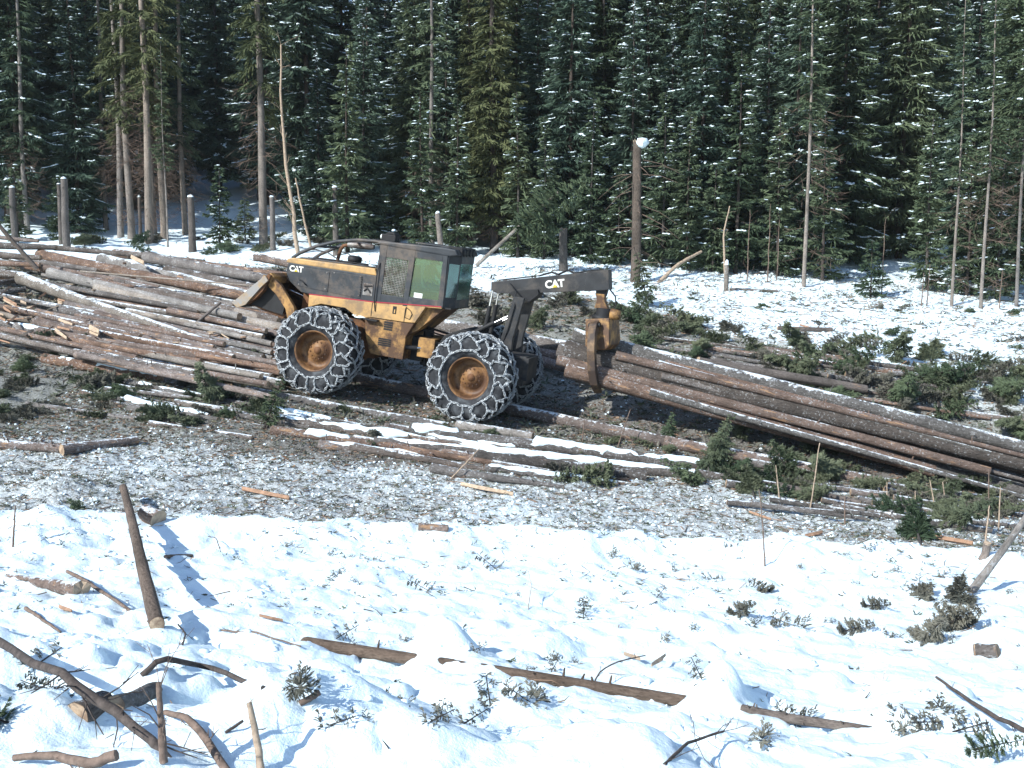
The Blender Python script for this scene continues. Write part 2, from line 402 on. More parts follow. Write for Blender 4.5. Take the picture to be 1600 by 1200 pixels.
_T = 3.0 * (62 / 3.0) ** np.linspace(0, 1, 130)
def G(px, py, lift=0.0):
    """where the sight line through a photo pixel meets the land (raised by lift)"""
    d = ray(px, py); T = _T
    for it in range(2):
        s = CZ + d[2] * T - height(d[0] * T, T) - lift; i = np.nonzero(s < 0)[0]
        if len(i) == 0: t = T[-1]; break
        k = i[0]
        if k == 0: t = T[0]; break
        t = T[k - 1] + (T[k] - T[k - 1]) * s[k - 1] / (s[k - 1] - s[k])
        if it == 0: T = np.linspace(T[k - 1], T[k], 12)
    return Vector((d[0] * t, t, CZ + d[2] * t))
def pix(P):
    x, y, z = P[0], P[1], P[2] - CZ; zc = y * CP - z * SP; yc = y * SP + z * CP
    return 800 + F * x / zc, 600 - F * yc / zc
for px, py, r_, h_ in [(695, 1026, 0.30, 0.30), (1120, 1098, 0.28, 0.26), (95, 770, 0.7, 0.22), (960, 1180, 0.45, 0.16), (1090, 1165, 0.3, 0.12),
                       (640, 1175, 0.3, 0.16), (560, 1130, 0.5, 0.25), (430, 1105, 0.4, 0.18), (60, 1140, 0.3, 0.16), (905, 850, 0.45, 0.15), (480, 850, 0.6, 0.15), (1080, 975, 0.4, 0.1),
                       (1560, 1010, 0.5, 0.18), (1250, 870, 0.5, 0.14)]:
    g = G(px, py); bumps.append((g.x, g.y, r_, h_))
g = G(280, 930); bumps.append((g.x + 0.1, g.y, 0.5, -0.22))       # hollow beside the leaning log

def ground_material():
    m, n, b = newmat('snow_ground')
    ge = nd(n, 'ShaderNodeNewGeometry'); at_ = nd(n, 'ShaderNodeAttribute'); at_.attribute_name = 'litter'
    dt = nd(n, 'ShaderNodeAttribute'); dt.attribute_name = 'soil'
    a = nd(n, 'ShaderNodeTexNoise', Scale=13.0, Detail=6.0, Roughness=0.68); n.links.new(ge.outputs['Position'], a.inputs['Vector'])
    a2 = nd(n, 'ShaderNodeTexNoise', Scale=2.4, Detail=3.0, Roughness=0.6); n.links.new(ge.outputs['Position'], a2.inputs['Vector'])
    c = nd(n, 'ShaderNodeTexNoise', Scale=26.0, Detail=5.0, Roughness=0.7); n.links.new(ge.outputs['Position'], c.inputs['Vector'])
    s = math_n(n, 'ADD', math_n(n, 'MULTIPLY', a.outputs[0], 0.75), math_n(n, 'MULTIPLY', a2.outputs[0], 0.25))
    # threshold: litter shows where noise < attr
    f = math_n(n, 'SUBTRACT', math_n(n, 'MULTIPLY', at_.outputs['Fac'], 0.62), math_n(n, 'MULTIPLY', s, 1.0))
    f = math_n(n, 'MULTIPLY', math_n(n, 'ADD', f, 0.115), 6.0, True)
    lit = ramp(n, [(0.3, (0.06, 0.052, 0.043)), (0.43, (0.14, 0.13, 0.105)), (0.56, (0.23, 0.23, 0.195)), (0.72, (0.42, 0.41, 0.37))])
    n.links.new(c.outputs[0], lit.inputs[0])
    soil = ramp(n, [(0.3, (0.03, 0.02, 0.016)), (0.7, (0.13, 0.085, 0.06))]); n.links.new(c.outputs[0], soil.inputs[0])
    lc = mixc(n, lit.outputs[0], soil.outputs[0], dt.outputs['Fac'])
    # snow ground into the litter turns grey and granular
    gs = ramp(n, [(0.34, (0.30, 0.31, 0.29)), (0.5, (0.50, 0.53, 0.52)), (0.68, (0.78, 0.84, 0.86))]); n.links.new(c.outputs[0], gs.inputs[0])
    gm = math_n(n, 'MULTIPLY', math_n(n, 'SUBTRACT', at_.outputs['Fac'], 0.34), 4.0, True)
    sn = mixc(n, (0.75, 0.872, 0.922), gs.outputs[0], gm)
    col = mixc(n, sn, lc, math_n(n, 'MULTIPLY', f, math_n(n, 'SUBTRACT', 1.0, math_n(n, 'MULTIPLY', gm, 0.18))))
    n.links.new(col, b.inputs['Base Color']); b.inputs['Roughness'].default_value = 0.75
    hgt = math_n(n, 'ADD', math_n(n, 'MULTIPLY', c.outputs[0], math_n(n, 'ADD', math_n(n, 'MULTIPLY', at_.outputs['Fac'], 0.8), 0.10)), math_n(n, 'MULTIPLY', a.outputs[0], 0.35))
    bp = nd(n, 'ShaderNodeBump', Strength=0.75, Distance=0.06); n.links.new(hgt, bp.inputs['Height']); n.links.new(bp.outputs[0], b.inputs['Normal'])
    return m

def build_ground():
    # rows thin out with distance, columns fan out; far and side skirts reach the horizon
    ys = np.r_[np.linspace(-6, 2.8, 12), 3.0 * (66 / 3.0) ** np.linspace(0, 1, 600), np.linspace(70, 210, 50)]
    s = np.r_[-1.6, -1.3, -1.0, -0.85, np.linspace(-0.74, 0.74, 520), 0.85, 1.0, 1.3, 1.6]
    Y, S = np.meshgrid(ys, s, indexing='ij'); X = S * (np.abs(Y) * 0.97 + 2.2 * np.exp(-Y / 4) + 1.2)
    Xc = np.clip(X, -75, 75); Yc = np.clip(Y, -8, 205)
    Z = height(Xc, Yc) + np.clip(Y - 205, 0, None) * 0.12
    nr, nc = Y.shape
    V = np.stack([X, Y, Z], -1).reshape(-1, 3)
    i = np.arange(nr - 1)[:, None] * nc + np.arange(nc - 1)[None]
    Fc = np.stack([i, i + 1, i + nc + 1, i + nc], -1).reshape(-1, 4)
    me = np_mesh('snow_ground', V, Fc, ground_material(), smooth=True)
    a = me.attributes.new('litter', 'FLOAT', 'POINT'); a.data.foreach_set('value', litter(X, Y).astype(np.float32).ravel())
    soil = np.exp(-(((X + 2.2) / 2.6) ** 2 + ((Y - 18.9 + 0.1 * X) / 0.7) ** 2)) * 0.9 + 0.55 * np.exp(-(((X + 7.5) / 4) ** 2 + ((Y - 28) / 3.5) ** 2))
    soil = soil + 0.8 * np.exp(-((Y - 23.1 + 0.268 * (X + 0.55)) / 1.5) ** 2) * sstep(-6.5, -3.5, X)  # dark trail soil, also colouring in the shade beneath the dragged load
    soil = np.clip(soil + 0.25 * fbm(X * 0.6, Y * 0.6, 91, 3), 0, 1)
    a = me.attributes.new('soil', 'FLOAT', 'POINT'); a.data.foreach_set('value', soil.astype(np.float32).ravel())
    tag(link('snow_ground', me), kind='structure')
build_ground()
# ------------------------------------------------------------------ conifers
def unit(v): return v / np.maximum(np.linalg.norm(v, axis=-1, keepdims=True), 1e-9)

def diamonds(B, T, W, l, w):
    """leaf-like quads: base B, unit direction T, unit width dir W"""
    l = l[:, None]; w = w[:, None]
    V = np.stack([B, B + T * l * 0.42 + W * w, B + T * l, B + T * l * 0.42 - W * w], 1).reshape(-1, 3)
    return V, np.arange(len(B) * 4).reshape(-1, 4)

def dome():
    V = [(0, 0, 1)]
    for k, (r, z) in enumerate(((0.72, 0.62), (1.0, 0.0))):
        for j in range(6):
            a = math.pi / 3 * (j + 0.5 * k); V.append((r * math.cos(a), r * math.sin(a), z))
    Fc = [(0, 1 + j, 1 + (j + 1) % 6) for j in range(6)]
    for j in range(6):
        Fc += [(1 + j, 7 + j, 1 + (j + 1) % 6), (1 + (j + 1) % 6, 7 + j, 7 + (j + 1) % 6)]
    return np.array(V), np.array(Fc)
DV, DF = dome()

def conifer(seed, h, rad, base, per_m=22, droop=0.35, snow=0.0, dens=1.0, mat='needle', trunk_r=None, shape=0.85, dead=0, trunk_mat='trunk_dark', lean=0.0, wid=0.9, gaps=0.12, tb=0.10, sn=0.88):
    """meshes of one conifer: trunk, crown, snow, dead branches; standing at the origin"""
    r = np.random.default_rng(seed); out = {}
    tr = trunk_r or h * 0.0085
    nseg = max(6, int(h * 1.2)); zs = np.linspace(-0.35, h, nseg + 1)
    bend = lambda z: np.stack([lean * (np.clip(z, 0, None) / h) ** 1.5 * h * 0.1 + 0.05 * np.sin(z * 0.5 + seed), 0.04 * np.cos(z * 0.4 + seed * 2), z], -1)
    mb = MB(); rr = random.Random(seed)
    mb.tube([tuple(p) for p in bend(zs)], [tr * (1 - 0.93 * max(0, z) / h) * (1.25 if z < 0.15 else 1) + 0.004 for z in zs], 9, wob=0.06, rr=rr)
    out['trunk'] = mb.mesh('trunk', M[trunk_mat])
    nb = int((h - base) * per_m)
    z = base + (h - base) * (np.arange(nb) + r.random(nb)) / nb
    keep = r.random(nb) > gaps; z = z[keep]; nb = len(z)
    q = (z - base) / (h - base)
    prof = (1 - q) ** shape * np.minimum(1, 0.62 + 2.2 * q)
    L = np.maximum(0.10, rad * prof * (0.62 + 0.5 * r.random(nb)))
    az = r.random(nb) * 2 * np.pi
    rise = 0.20 + 0.55 * q ** 1.5 + 0.12 * r.standard_normal(nb); dr = droop * (1 - 0.6 * q) * (0.7 + 0.6 * r.random(nb))
    D = np.stack([np.cos(az), np.sin(az)], -1); Nn = np.stack([-np.sin(az), np.cos(az)], -1)
    C = bend(z)
    def along(i, t):
        x = L[i] * t; zz = L[i] * (rise[i] * t - (rise[i] + dr[i]) * t ** 2 * 0.95 + 0.22 * t ** 4)
        P = C[i].copy(); P[:, 0] += D[i, 0] * x; P[:, 1] += D[i, 1] * x; P[:, 2] += zz; return P
    # twigs
    nt_ = np.maximum(9, (L * 46 * dens)).astype(int)
    i = np.repeat(np.arange(nb), nt_); n = len(i)
    t = np.where(r.random(n) < 0.22, 0.03 + 0.25 * r.random(n), 0.12 + 0.88 * r.random(n) ** 0.8)
    P = along(i, t); P2 = along(i, np.minimum(t + 0.03, 1.03)); tan = unit(P2 - P)
    side = np.where(r.random(n) < 0.5, 1.0, -1.0)
    tl = L[i] * (1 - t) * 0.55 + tb * (1 + r.random(n))
    ang = np.radians(50 + 22 * r.standard_normal(n)) * (0.35 + 0.65 * (1 - t))
    lat = np.concatenate([Nn[i] * side[:, None], np.zeros((n, 1))], 1)
    T = unit(tan * np.cos(ang)[:, None] + lat * np.sin(ang)[:, None] + np.array([0, 0, 1.0]) * (-0.22 - 0.25 * r.random(n))[:, None] * (0.4 + droop))
    W = unit(np.cross(T, unit(np.array([0, 0, 1.0]) + 0.75 * r.standard_normal((n, 3)))))
    w = (0.024 + 0.022 * r.random(n)) * wid
    V1, F1 = diamonds(P, T, W, tl * 0.75, w)
    T2 = unit(T + 0.35 * r.standard_normal((n, 3)) + np.array([0, 0, -0.15])); W2 = unit(np.cross(T2, r.standard_normal((n, 3))))
    V2, F2 = diamonds(P + T * (tl * 0.4)[:, None], T2, W2, tl * 0.7, w * 0.85)
    V = np.concatenate([V1, V2]); Fc = np.concatenate([F1, F2 + len(V1)])
    out['crown'] = np_mesh('crown', V, Fc, M[mat])
    if snow > 0:
        ok = np.nonzero((r.random(nb) < snow))[0]
        k = np.repeat(ok, np.maximum(3, (L[ok] * 9).astype(int))); m = len(k)
        tc_ = 0.45 + 0.5 * r.random(nb); t = np.clip(tc_[k] + 0.12 * r.standard_normal(m), 0.3, 1.0)
        P = along(k, t); P2 = along(k, t + 0.05); tan = unit(P2 - P)
        s = 0.40 + 0.95 * r.random(m) ** 1.6
        lat = np.concatenate([Nn[k], np.zeros((m, 1))], 1)
        P = P + lat * ((r.random(m) - 0.5) * 0.5 * L[k] * (1 - t))[:, None]
        n_ = unit(np.cross(tan, lat)); n_ *= np.sign(n_[:, 2:3])
        jit = 1 + 0.28 * r.standard_normal((m, len(DV), 1))
        q3 = DV[None] * jit
        SV = P[:, None] + (tan * (s * 0.098 * sn)[:, None])[:, None] * q3[:, :, 0:1] + (lat * (s * 0.052 * sn)[:, None])[:, None] * q3[:, :, 1:2] + (n_ * (s * 0.034 * sn)[:, None])[:, None] * (q3[:, :, 2:3] + 0.15)
        SF = (np.arange(m)[:, None, None] * len(DV) + DF[None]).reshape(-1, 3)
        out['snow'] = np_mesh('snow', SV.reshape(-1, 3), SF, M['snow'], smooth=True)
    if dead:
        z = 0.8 + (base * 1.15) * r.random(dead); az = r.random(dead) * 2 * np.pi; l = (0.5 + 1.0 * r.random(dead)) * min(1, rad)
        P = bend(z); T = unit(np.stack([np.cos(az), np.sin(az), -0.35 + 0.4 * r.standard_normal(dead) * 0.6], -1))
        V, Fc = [], []
        for j in range(3):
            W = unit(np.cross(T, r.standard_normal((dead, 3)))); a, b = diamonds(P, T, W, l, np.full(dead, 0.010)); Fc.append(b + sum(map(len, V))); V.append(a)
        for j in range(5):
            tt = 0.3 + 0.6 * r.random(dead); B = P + T * (l * tt)[:, None]; T3 = unit(T + 0.8 * r.standard_normal((dead, 3)))
            W = unit(np.cross(T3, r.standard_normal((dead, 3)))); a, b = diamonds(B, T3, W, l * 0.4, np.full(dead, 0.006)); Fc.append(b + sum(map(len, V))); V.append(a)
        out['dead_branches'] = np_mesh('dead_branches', np.concatenate(V), np.concatenate(Fc), M['stick'])
    return out

PRO = {}
PRO['snowy_a'] = conifer(1, 15.5, 2.55, 0.4, snow=0.78, mat='needle', droop=0.42)
PRO['snowy_b'] = conifer(2, 13.0, 2.2, 0.3, snow=0.78, mat='needle_blue', droop=0.38)
PRO['snowy_c'] = conifer(3, 18.0, 2.8, 0.6, per_m=20, snow=0.78, mat='needle', droop=0.45)
PRO['snowy_d'] = conifer(4, 11.0, 1.8, 0.25, per_m=24, snow=0.78, mat='needle_blue', droop=0.3)
PRO['back_a'] = conifer(5, 19.0, 2.5, 1.2, per_m=15, dens=1.0, snow=0.95, mat='needle_blue', droop=0.45, wid=1.4, sn=1.05)
PRO['back_b'] = conifer(6, 16.0, 2.2, 0.8, per_m=15, dens=1.0, snow=0.95, mat='needle_blue', droop=0.4, wid=1.4, sn=1.05)
PRO['olive'] = conifer(7, 17.5, 1.8, 0.7, per_m=22, snow=0.05, mat='needle_olive', droop=0.55, trunk_r=0.17, dead=60, gaps=0.2)
PRO['tall_a'] = conifer(8, 20.0, 1.7, 5.0, per_m=8, snow=0.05, mat='needle_olive', droop=0.75, trunk_r=0.165, dead=90, trunk_mat='trunk_pale', gaps=0.3, dens=0.75)
PRO['tall_b'] = conifer(9, 19.0, 1.5, 3.4, per_m=7, snow=0.06, mat='needle', droop=0.6, trunk_r=0.125, dead=120, trunk_mat='trunk_pale', gaps=0.35, dens=0.75)
PRO['pole'] = conifer(10, 15.0, 0.95, 5.6, per_m=13, snow=0.1, mat='needle', droop=0.3, trunk_r=0.07, dead=60, trunk_mat='trunk_pale', gaps=0.3)
PRO['young_a'] = conifer(11, 2.1, 0.75, 0.12, per_m=34, snow=0.06, mat='needle', droop=0.2, dens=0.9, trunk_r=0.03, wid=0.8)
PRO['young_b'] = conifer(12, 3.6, 0.9, 0.12, per_m=26, snow=0.22, mat='needle', droop=0.25, trunk_r=0.04)
PRO['young_c'] = conifer(13, 6.5, 1.15, 0.2, per_m=20, snow=0.3, mat='needle', droop=0.3, trunk_r=0.06)

def tree(kind, P, label, scale=1.0, rot=None, group=None, name='spruce_tree', cat='tree', tilt=(0, 0), sz=None):
    r = empty(name); r.location = P; r.rotation_euler = (tilt[0], tilt[1], R.uniform(0, 6.28) if rot is None else rot)
    s = scale; r.scale = (s, s, s * (sz or 1.0))
    tag(r, label, cat, group)
    for k, me in PRO[kind].items():
        if k == 'snow': continue
        o = link(k, me, r)
        if k == 'dead_branches': tag(o, kind='stuff')
        if k == 'crown' and 'snow' in PRO[kind]: tag(link('snow', PRO[kind]['snow'], o), kind='stuff')
    return r

def sit(px, D):
    """land point at a given distance along a photo column"""
    x = (px - 800) / F * D / 1.008; return Vector((x, D, H(x, D) - 0.03))

front = [  # column, distance, kind, scale, label
    (18, 49, 'tall_b', .8, 'thin young spruce at the far left edge, green needles low down'),
    (45, 46.5, 'tall_b', .95, 'slim pale-trunked spruce near the left edge beside two tall stumps'),
    (192, 47, 'tall_a', .9, 'left trunk of the pale trunk cluster above the log pile'),
    (205, 46.2, 'tall_a', 1.0, 'second pale trunk from left in the cluster above the log pile'),
    (236, 45.5, 'tall_a', 1.08, 'thickest pale trunk in the cluster above the log pile'),
    (243, 47.5, 'tall_b', 1.0, 'thin trunk close behind the thickest of the pale trunk cluster'),
    (256, 46.6, 'tall_a', .98, 'rightmost thick trunk of the pale trunk cluster, olive crown'),
    (262, 44.6, 'pole', .6, 'pencil-thin sapling trunk in front of the pale trunk cluster'),
    (290, 48, 'tall_b', 1.05, 'dark leaning-left trunk standing alone right of the pale trunk cluster'),
    (413, 45, 'tall_a', 1.12, 'large bare-stemmed spruce left of the skidder beside a bent bare sapling'),
    (345, 44, 'young_b', .95, 'small snow-flecked spruce sapling right of the tallest cut stump'),
    (385, 46, 'young_a', .9, 'tiny dark spruce seedling on the snow left of the big bare-stemmed spruce'),
    (545, 43, 'young_c', 1.35, 'bushy spruce down to the ground, behind the skidder hood'),
    (572, 45, 'snowy_d', 1.0, 'bushy conical spruce behind the skidder roof'),
    (500, 47, 'snowy_d', .8, 'dark narrow spruce behind the pole stump by the skidder hood'),
    (676, 43, 'tall_b', .9, 'slim spruce right behind the skidder cab with a thin straight stem'),
    (700, 45, 'snowy_d', .95, 'narrow dark spruce between the cab and the olive spruce'),
    (771, 42.5, 'olive', 1.04, 'tall olive-green spruce without snow behind the grapple boom'),
    (735, 45, 'olive', .75, 'shorter olive spruce half hidden left of the tall olive one'),
    (840, 44, 'snowy_b', 1.0, 'snow-laden dark spruce behind the leaning broken top'),
    (892, 42, 'snowy_b', 1.05, 'snow-laden spruce behind the short snag, heavy white branch tips'),
    (985, 41, 'snowy_d', .95, 'narrow pointed spruce straight behind the snow-capped snag'),
    (1045, 42, 'snowy_d', .85, 'dark spruce just right of the snow-capped snag'),
    (1095, 40, 'snowy_b', .98, 'broad snowy spruce left of the three thin whips'),
    (1150, 38.6, 'young_c', 1.25, 'loose grey-green young spruce at the clearing edge'),
    (1130, 42, 'snowy_a', .95, 'tall snowy spruce behind the loose young spruce'),
    (1195, 40, 'snowy_d', 1.0, 'slender snowy spruce left of the pale straight pole'),
    (1240, 39.5, 'snowy_b', .96, 'spruce whose branches surround the pale straight pole'),
    (1258, 36, 'pole', .98, 'pale straight bare pole-like pine at the clearing edge'),
    (1310, 42, 'snowy_a', 1.0, 'tall dark spruce with bare grey lower stem left of the snowy hollow'),
    (1405, 43, 'snowy_a', 1.05, 'broad snowy spruce above the snowy hollow on the right'),
    (1440, 45, 'snowy_c', .95, 'tall spruce behind the broad one above the snowy hollow'),
    (1362, 34.3, 'young_a', .92, 'small lone spruce seedling in the snowy hollow on the right'),
    (1492, 33.8, 'pole', .7, 'thin straight spruce stem, left of the pair near the right edge'),
    (1538, 33.6, 'pole', .78, 'thin straight spruce stem, right of the pair near the right edge'),
    (1515, 39, 'snowy_b', 1.0, 'snowy spruce filling the space behind the pair of thin stems'),
    (1592, 33.6, 'pole', .8, 'thin straight stem at the right frame edge'),
    (1585, 37, 'snowy_c', .9, 'big snowy spruce at the right frame edge'),
    (640, 48, 'young_b', 1.0, 'small spruce in the shaded gap behind the skidder roof light'),
    (1075, 45, 'snowy_a', 1.0, 'tall snowy spruce in the second row right of the snag'),
    (940, 46, 'snowy_a', 1.0, 'tall snowy spruce in the second row left of the snag'),
    (1360, 48, 'snowy_a', 1.0, 'tall spruce behind the seedling, at the back of the snowy hollow'),
    (650, 47, 'snowy_a', .9, 'tall snowy spruce in the second row above the skidder cab'),
    (125, 48, 'snowy_b', .95, 'spruce with low sweeping branches left of the pale trunk cluster'),
    (168, 49, 'tall_b', .95, 'spruce with bare grey twigs close left of the pale trunk cluster'),
    (1008, 44, 'snowy_b', 1.0, 'snowy spruce in the second row, right behind the snag'),
    (1180, 45, 'snowy_c', .9, 'tall spruce in the second row left of the pale straight pole'),
    (1265, 44, 'snowy_c', .95, 'tall spruce in the second row behind the pale straight pole'),
    (660, 41.5, 'young_c', 1.0, 'full-skirted young spruce just right of the skidder cab'), (715, 41, 'young_c', .95, 'bushy young spruce in front of the olive spruces, left side'),
    (808, 41.2, 'young_c', 1.0, 'full-skirted young spruce right of the tall olive spruce'), (850, 40.5, 'young_c', .85, 'young spruce close left of the short thick snag'), (925, 40, 'young_c', 1.0, 'young spruce between the two snags, branches to the ground'),
    (965, 39.5, 'young_b', 1.05, 'low bushy spruce close left of the tallest snag'), (1035, 39, 'young_c', 1.0, 'young spruce just right of the tallest snag'), (1075, 38.6, 'young_c', .9, 'full-skirted young spruce behind the low leaning stem'),
    (1115, 38.4, 'young_b', 1.1, 'low bushy spruce behind the white plastered stub'), (1215, 38, 'young_c', .95, 'young spruce left of the pale straight pole'), (1285, 37.6, 'young_c', 1.0, 'full-skirted young spruce right of the pale straight pole'),
    (1450, 36.4, 'young_c', .95, 'young spruce at the right rim of the snowy hollow'), (1512, 35.6, 'young_c', .85, 'young spruce between the pair of thin stems'), (1562, 35.2, 'young_c', .95, 'young spruce beside the right frame edge'),
    (95, 44.5, 'young_b', .75, 'low snowy spruce bush between the cut stumps on the left'),
    (30, 44, 'young_b', .9, 'low spruce bush at the foot of the leftmost cut stump'),
]
for px, D, k, s, lab in front:
    tree(k, sit(px, D), lab, s, group='trees along the clearing edge')
# the forest behind, on the rising slope
pts = []
rr = random.Random(21); tries = 0
while len(pts) < 265 and tries < 30000:
    tries += 1
    y = 47 + 40 * rr.random() ** 1.2; x = rr.uniform(-0.78, 0.66) * y
    px = 800 + x / y * F
    if y < 53 and (60 < px < 480 or 590 < px < 640 or 1300 < px < 1400) : continue
    dmin = 1.25 + 0.014 * y
    if all((x - a) ** 2 + (y - b) ** 2 > dmin ** 2 for a, b in pts): pts.append((x, y))
for x, y in pts:
    k = rr.choice(['back_a', 'back_b', 'back_a', 'back_b', 'snowy_c'] if y > 54 else ['back_b', 'snowy_a', 'snowy_b', 'back_a'])
    px = 800 + x / y * F
    zone = 'left' if px < 440 else ('right' if px >= 1080 else 'middle')
    marks = [(-9999, 'outside the left frame edge'), (0, 'above the far left end of the log pile'), (150, 'behind the pale trunk cluster'), (300, 'between the pale trunk cluster and the big bare-stemmed spruce'), (440, 'above the skidder hood'), (590, 'above the skidder cab'), (720, 'behind the tall olive spruce'),
             (830, 'above the grapple boom'), (950, 'behind the tallest snag'), (1080, 'behind the crooked grey whip'), (1200, 'behind the pale straight pole'), (1320, 'behind the lone seedling in the snowy hollow'), (1460, 'behind the pair of thin stems at right'), (1600, 'outside the right frame edge')]
    where = [m_ for p_, m_ in marks if p_ <= px][-1]
    lab = ('spruce of the second row ' if y < 54 else 'dark snow-flecked spruce farther back ' if y < 66 else 'distant spruce high on the slope ') + where
    tree(k, Vector((x, y, H(x, y) - 0.05)), lab, rr.uniform(0.9, 1.2), rr.uniform(0, 6.28), 'forest trees behind the ' + zone + ' treeline' if 0 <= px < 1600 else 'forest trees beyond the frame')
# ------------------------------------------------------------------ the skidder: x forward (to the left in the photo), y to its left (to the camera), z up
YAW, PIT = math.radians(15), math.radians(8.1)
fw = np.array([-math.cos(YAW) * math.cos(PIT), math.sin(YAW) * math.cos(PIT), math.sin(PIT)])
lf = np.array([-math.sin(YAW), -math.cos(YAW), 0.0]); up = np.cross(fw, lf)
ORG = at(735, 590, 21.75) - lf * 1.3
MW = Matrix(((fw[0], lf[0], up[0], ORG[0]), (fw[1], lf[1], up[1], ORG[1]), (fw[2], lf[2], up[2], ORG[2]), (0, 0, 0, 1)))
def loc(px, py, w):
    d = ray(px, py); o = np.array([0, 0, CZ]); t = ((ORG + lf * w - o) @ lf) / (d @ lf); P = o + d * t - ORG
    return float(P @ fw), float(P @ up)
def mworld(u, w, v): return Vector(ORG + fw * u + lf * w + up * v)

RUST = (0.10, 0.045, 0.02)
M['yellow'] = simple('yellow_paint', (0.47, 0.285, 0.115), 0.5, var=0.14, scale=5, dirt=(0.24, 0.16, 0.09), dirt_amt=0.5)
M['yellow_worn'] = simple('yellow_worn', (0.36, 0.20, 0.07), 0.6, var=0.3, scale=7, dirt=(0.09, 0.05, 0.03), dirt_amt=0.65)
M['rusty'] = simple('rusty_steel', (0.15, 0.07, 0.032), 0.75, var=0.5, scale=6, dirt=(0.055, 0.032, 0.022), dirt_amt=0.5, bump=0.2)
M['black'] = simple('black_paint', (0.036, 0.040, 0.045), 0.5, var=0.3, scale=4, dirt=(0.11, 0.09, 0.075), dirt_amt=0.45)
M['black_boom'] = simple('black_boom', (0.030, 0.031, 0.033), 0.6, var=0.3, scale=4, dirt=(0.075, 0.066, 0.058), dirt_amt=0.4)
M['tine'] = simple('tine_steel', (0.17, 0.105, 0.055), 0.6, var=0.4, scale=5, dirt=(0.05, 0.035, 0.028), dirt_amt=0.6)
M['blade_steel'] = simple('blade_steel', (0.36, 0.23, 0.095), 0.5, metal=0.2, var=0.35, scale=5, dirt=(0.26, 0.25, 0.24), dirt_amt=0.7)
M['dark'] = simple('dark_steel', (0.018, 0.018, 0.019), 0.6, var=0.3, scale=6)
M['grey_steel'] = simple('grey_steel', (0.22, 0.21, 0.20), 0.5, metal=0.4, var=0.35, scale=9, dirt=(0.08, 0.06, 0.05), dirt_amt=0.5)
M['chrome'] = simple('chrome', (0.75, 0.75, 0.75), 0.2, metal=1.0, var=0.05)
M['rubber'] = simple('rubber', (0.026, 0.027, 0.030), 0.8, var=0.4, scale=8, dirt=(0.085, 0.09, 0.095), dirt_amt=0.4)
M['chain'] = simple('chain_steel', (0.42, 0.44, 0.45), 0.4, metal=0.3, var=0.6, scale=20, spec=0.5)
M['red'] = simple('red_stripe', (0.34, 0.03, 0.045), 0.5, var=0.15)
M['white'] = simple('white_lettering', (0.72, 0.70, 0.64), 0.6, var=0.1)
M['sticker'] = simple('sticker', (0.70, 0.74, 0.70), 0.6, var=0.1, scale=30)
M['lettering_yellow'] = simple('lettering_yellow', (0.62, 0.45, 0.05), 0.5, var=0.1)
M['hivis'] = simple('hivis_jacket', (0.42, 0.55, 0.04), 0.8, var=0.2)
M['trousers'] = simple('trousers', (0.03, 0.035, 0.05), 0.8)
M['skin'] = simple('skin', (0.45, 0.27, 0.19), 0.6, var=0.1)
M['helmet'] = simple('helmet', (0.05, 0.06, 0.06), 0.4)
M['seat'] = simple('seat_fabric', (0.02, 0.022, 0.024), 0.85)
def glassmat(name, tint, gl, refl):
    m = bpy.data.materials.new(name); m.use_nodes = True; n = m.node_tree
    n.nodes.remove(n.nodes['Principled BSDF']); out = n.nodes['Material Output']
    t = nd(n, 'ShaderNodeBsdfTransparent'); t.inputs[0].default_value = (*tint, 1)
    g_ = nd(n, 'ShaderNodeBsdfGlossy'); g_.inputs['Roughness'].default_value = 0.08; g_.inputs['Color'].default_value = (*gl, 1)
    d = nd(n, 'ShaderNodeBsdfDiffuse'); d.inputs[0].default_value = (*gl, 1)
    m1 = nd(n, 'ShaderNodeMixShader'); m1.inputs[0].default_value = refl
    m2 = nd(n, 'ShaderNodeMixShader'); m2.inputs[0].default_value = 0.035
    n.links.new(t.outputs[0], m1.inputs[1]); n.links.new(g_.outputs[0], m1.inputs[2])
    n.links.new(m1.outputs[0], m2.inputs[1]); n.links.new(d.outputs[0], m2.inputs[2]); n.links.new(m2.outputs[0], out.inputs[0])
    return m
M['glass'] = glassmat('green_glass', (0.44, 0.58, 0.51), (0.5, 0.72, 0.65), 0.10)
M['glass_rear'] = glassmat('pale_glass', (0.30, 0.48, 0.46), (0.62, 0.85, 0.85), 0.30)

SK = empty('grapple_skidder', MW)
tag(SK, 'yellow and black wheeled grapple skidder with chained tyres, dragging logs', 'skidder')
def part(name, mb, mat, parent=SK, bevel=0.012): return mb.build(name, M[mat] if isinstance(mat, str) else mat, parent, bevel)

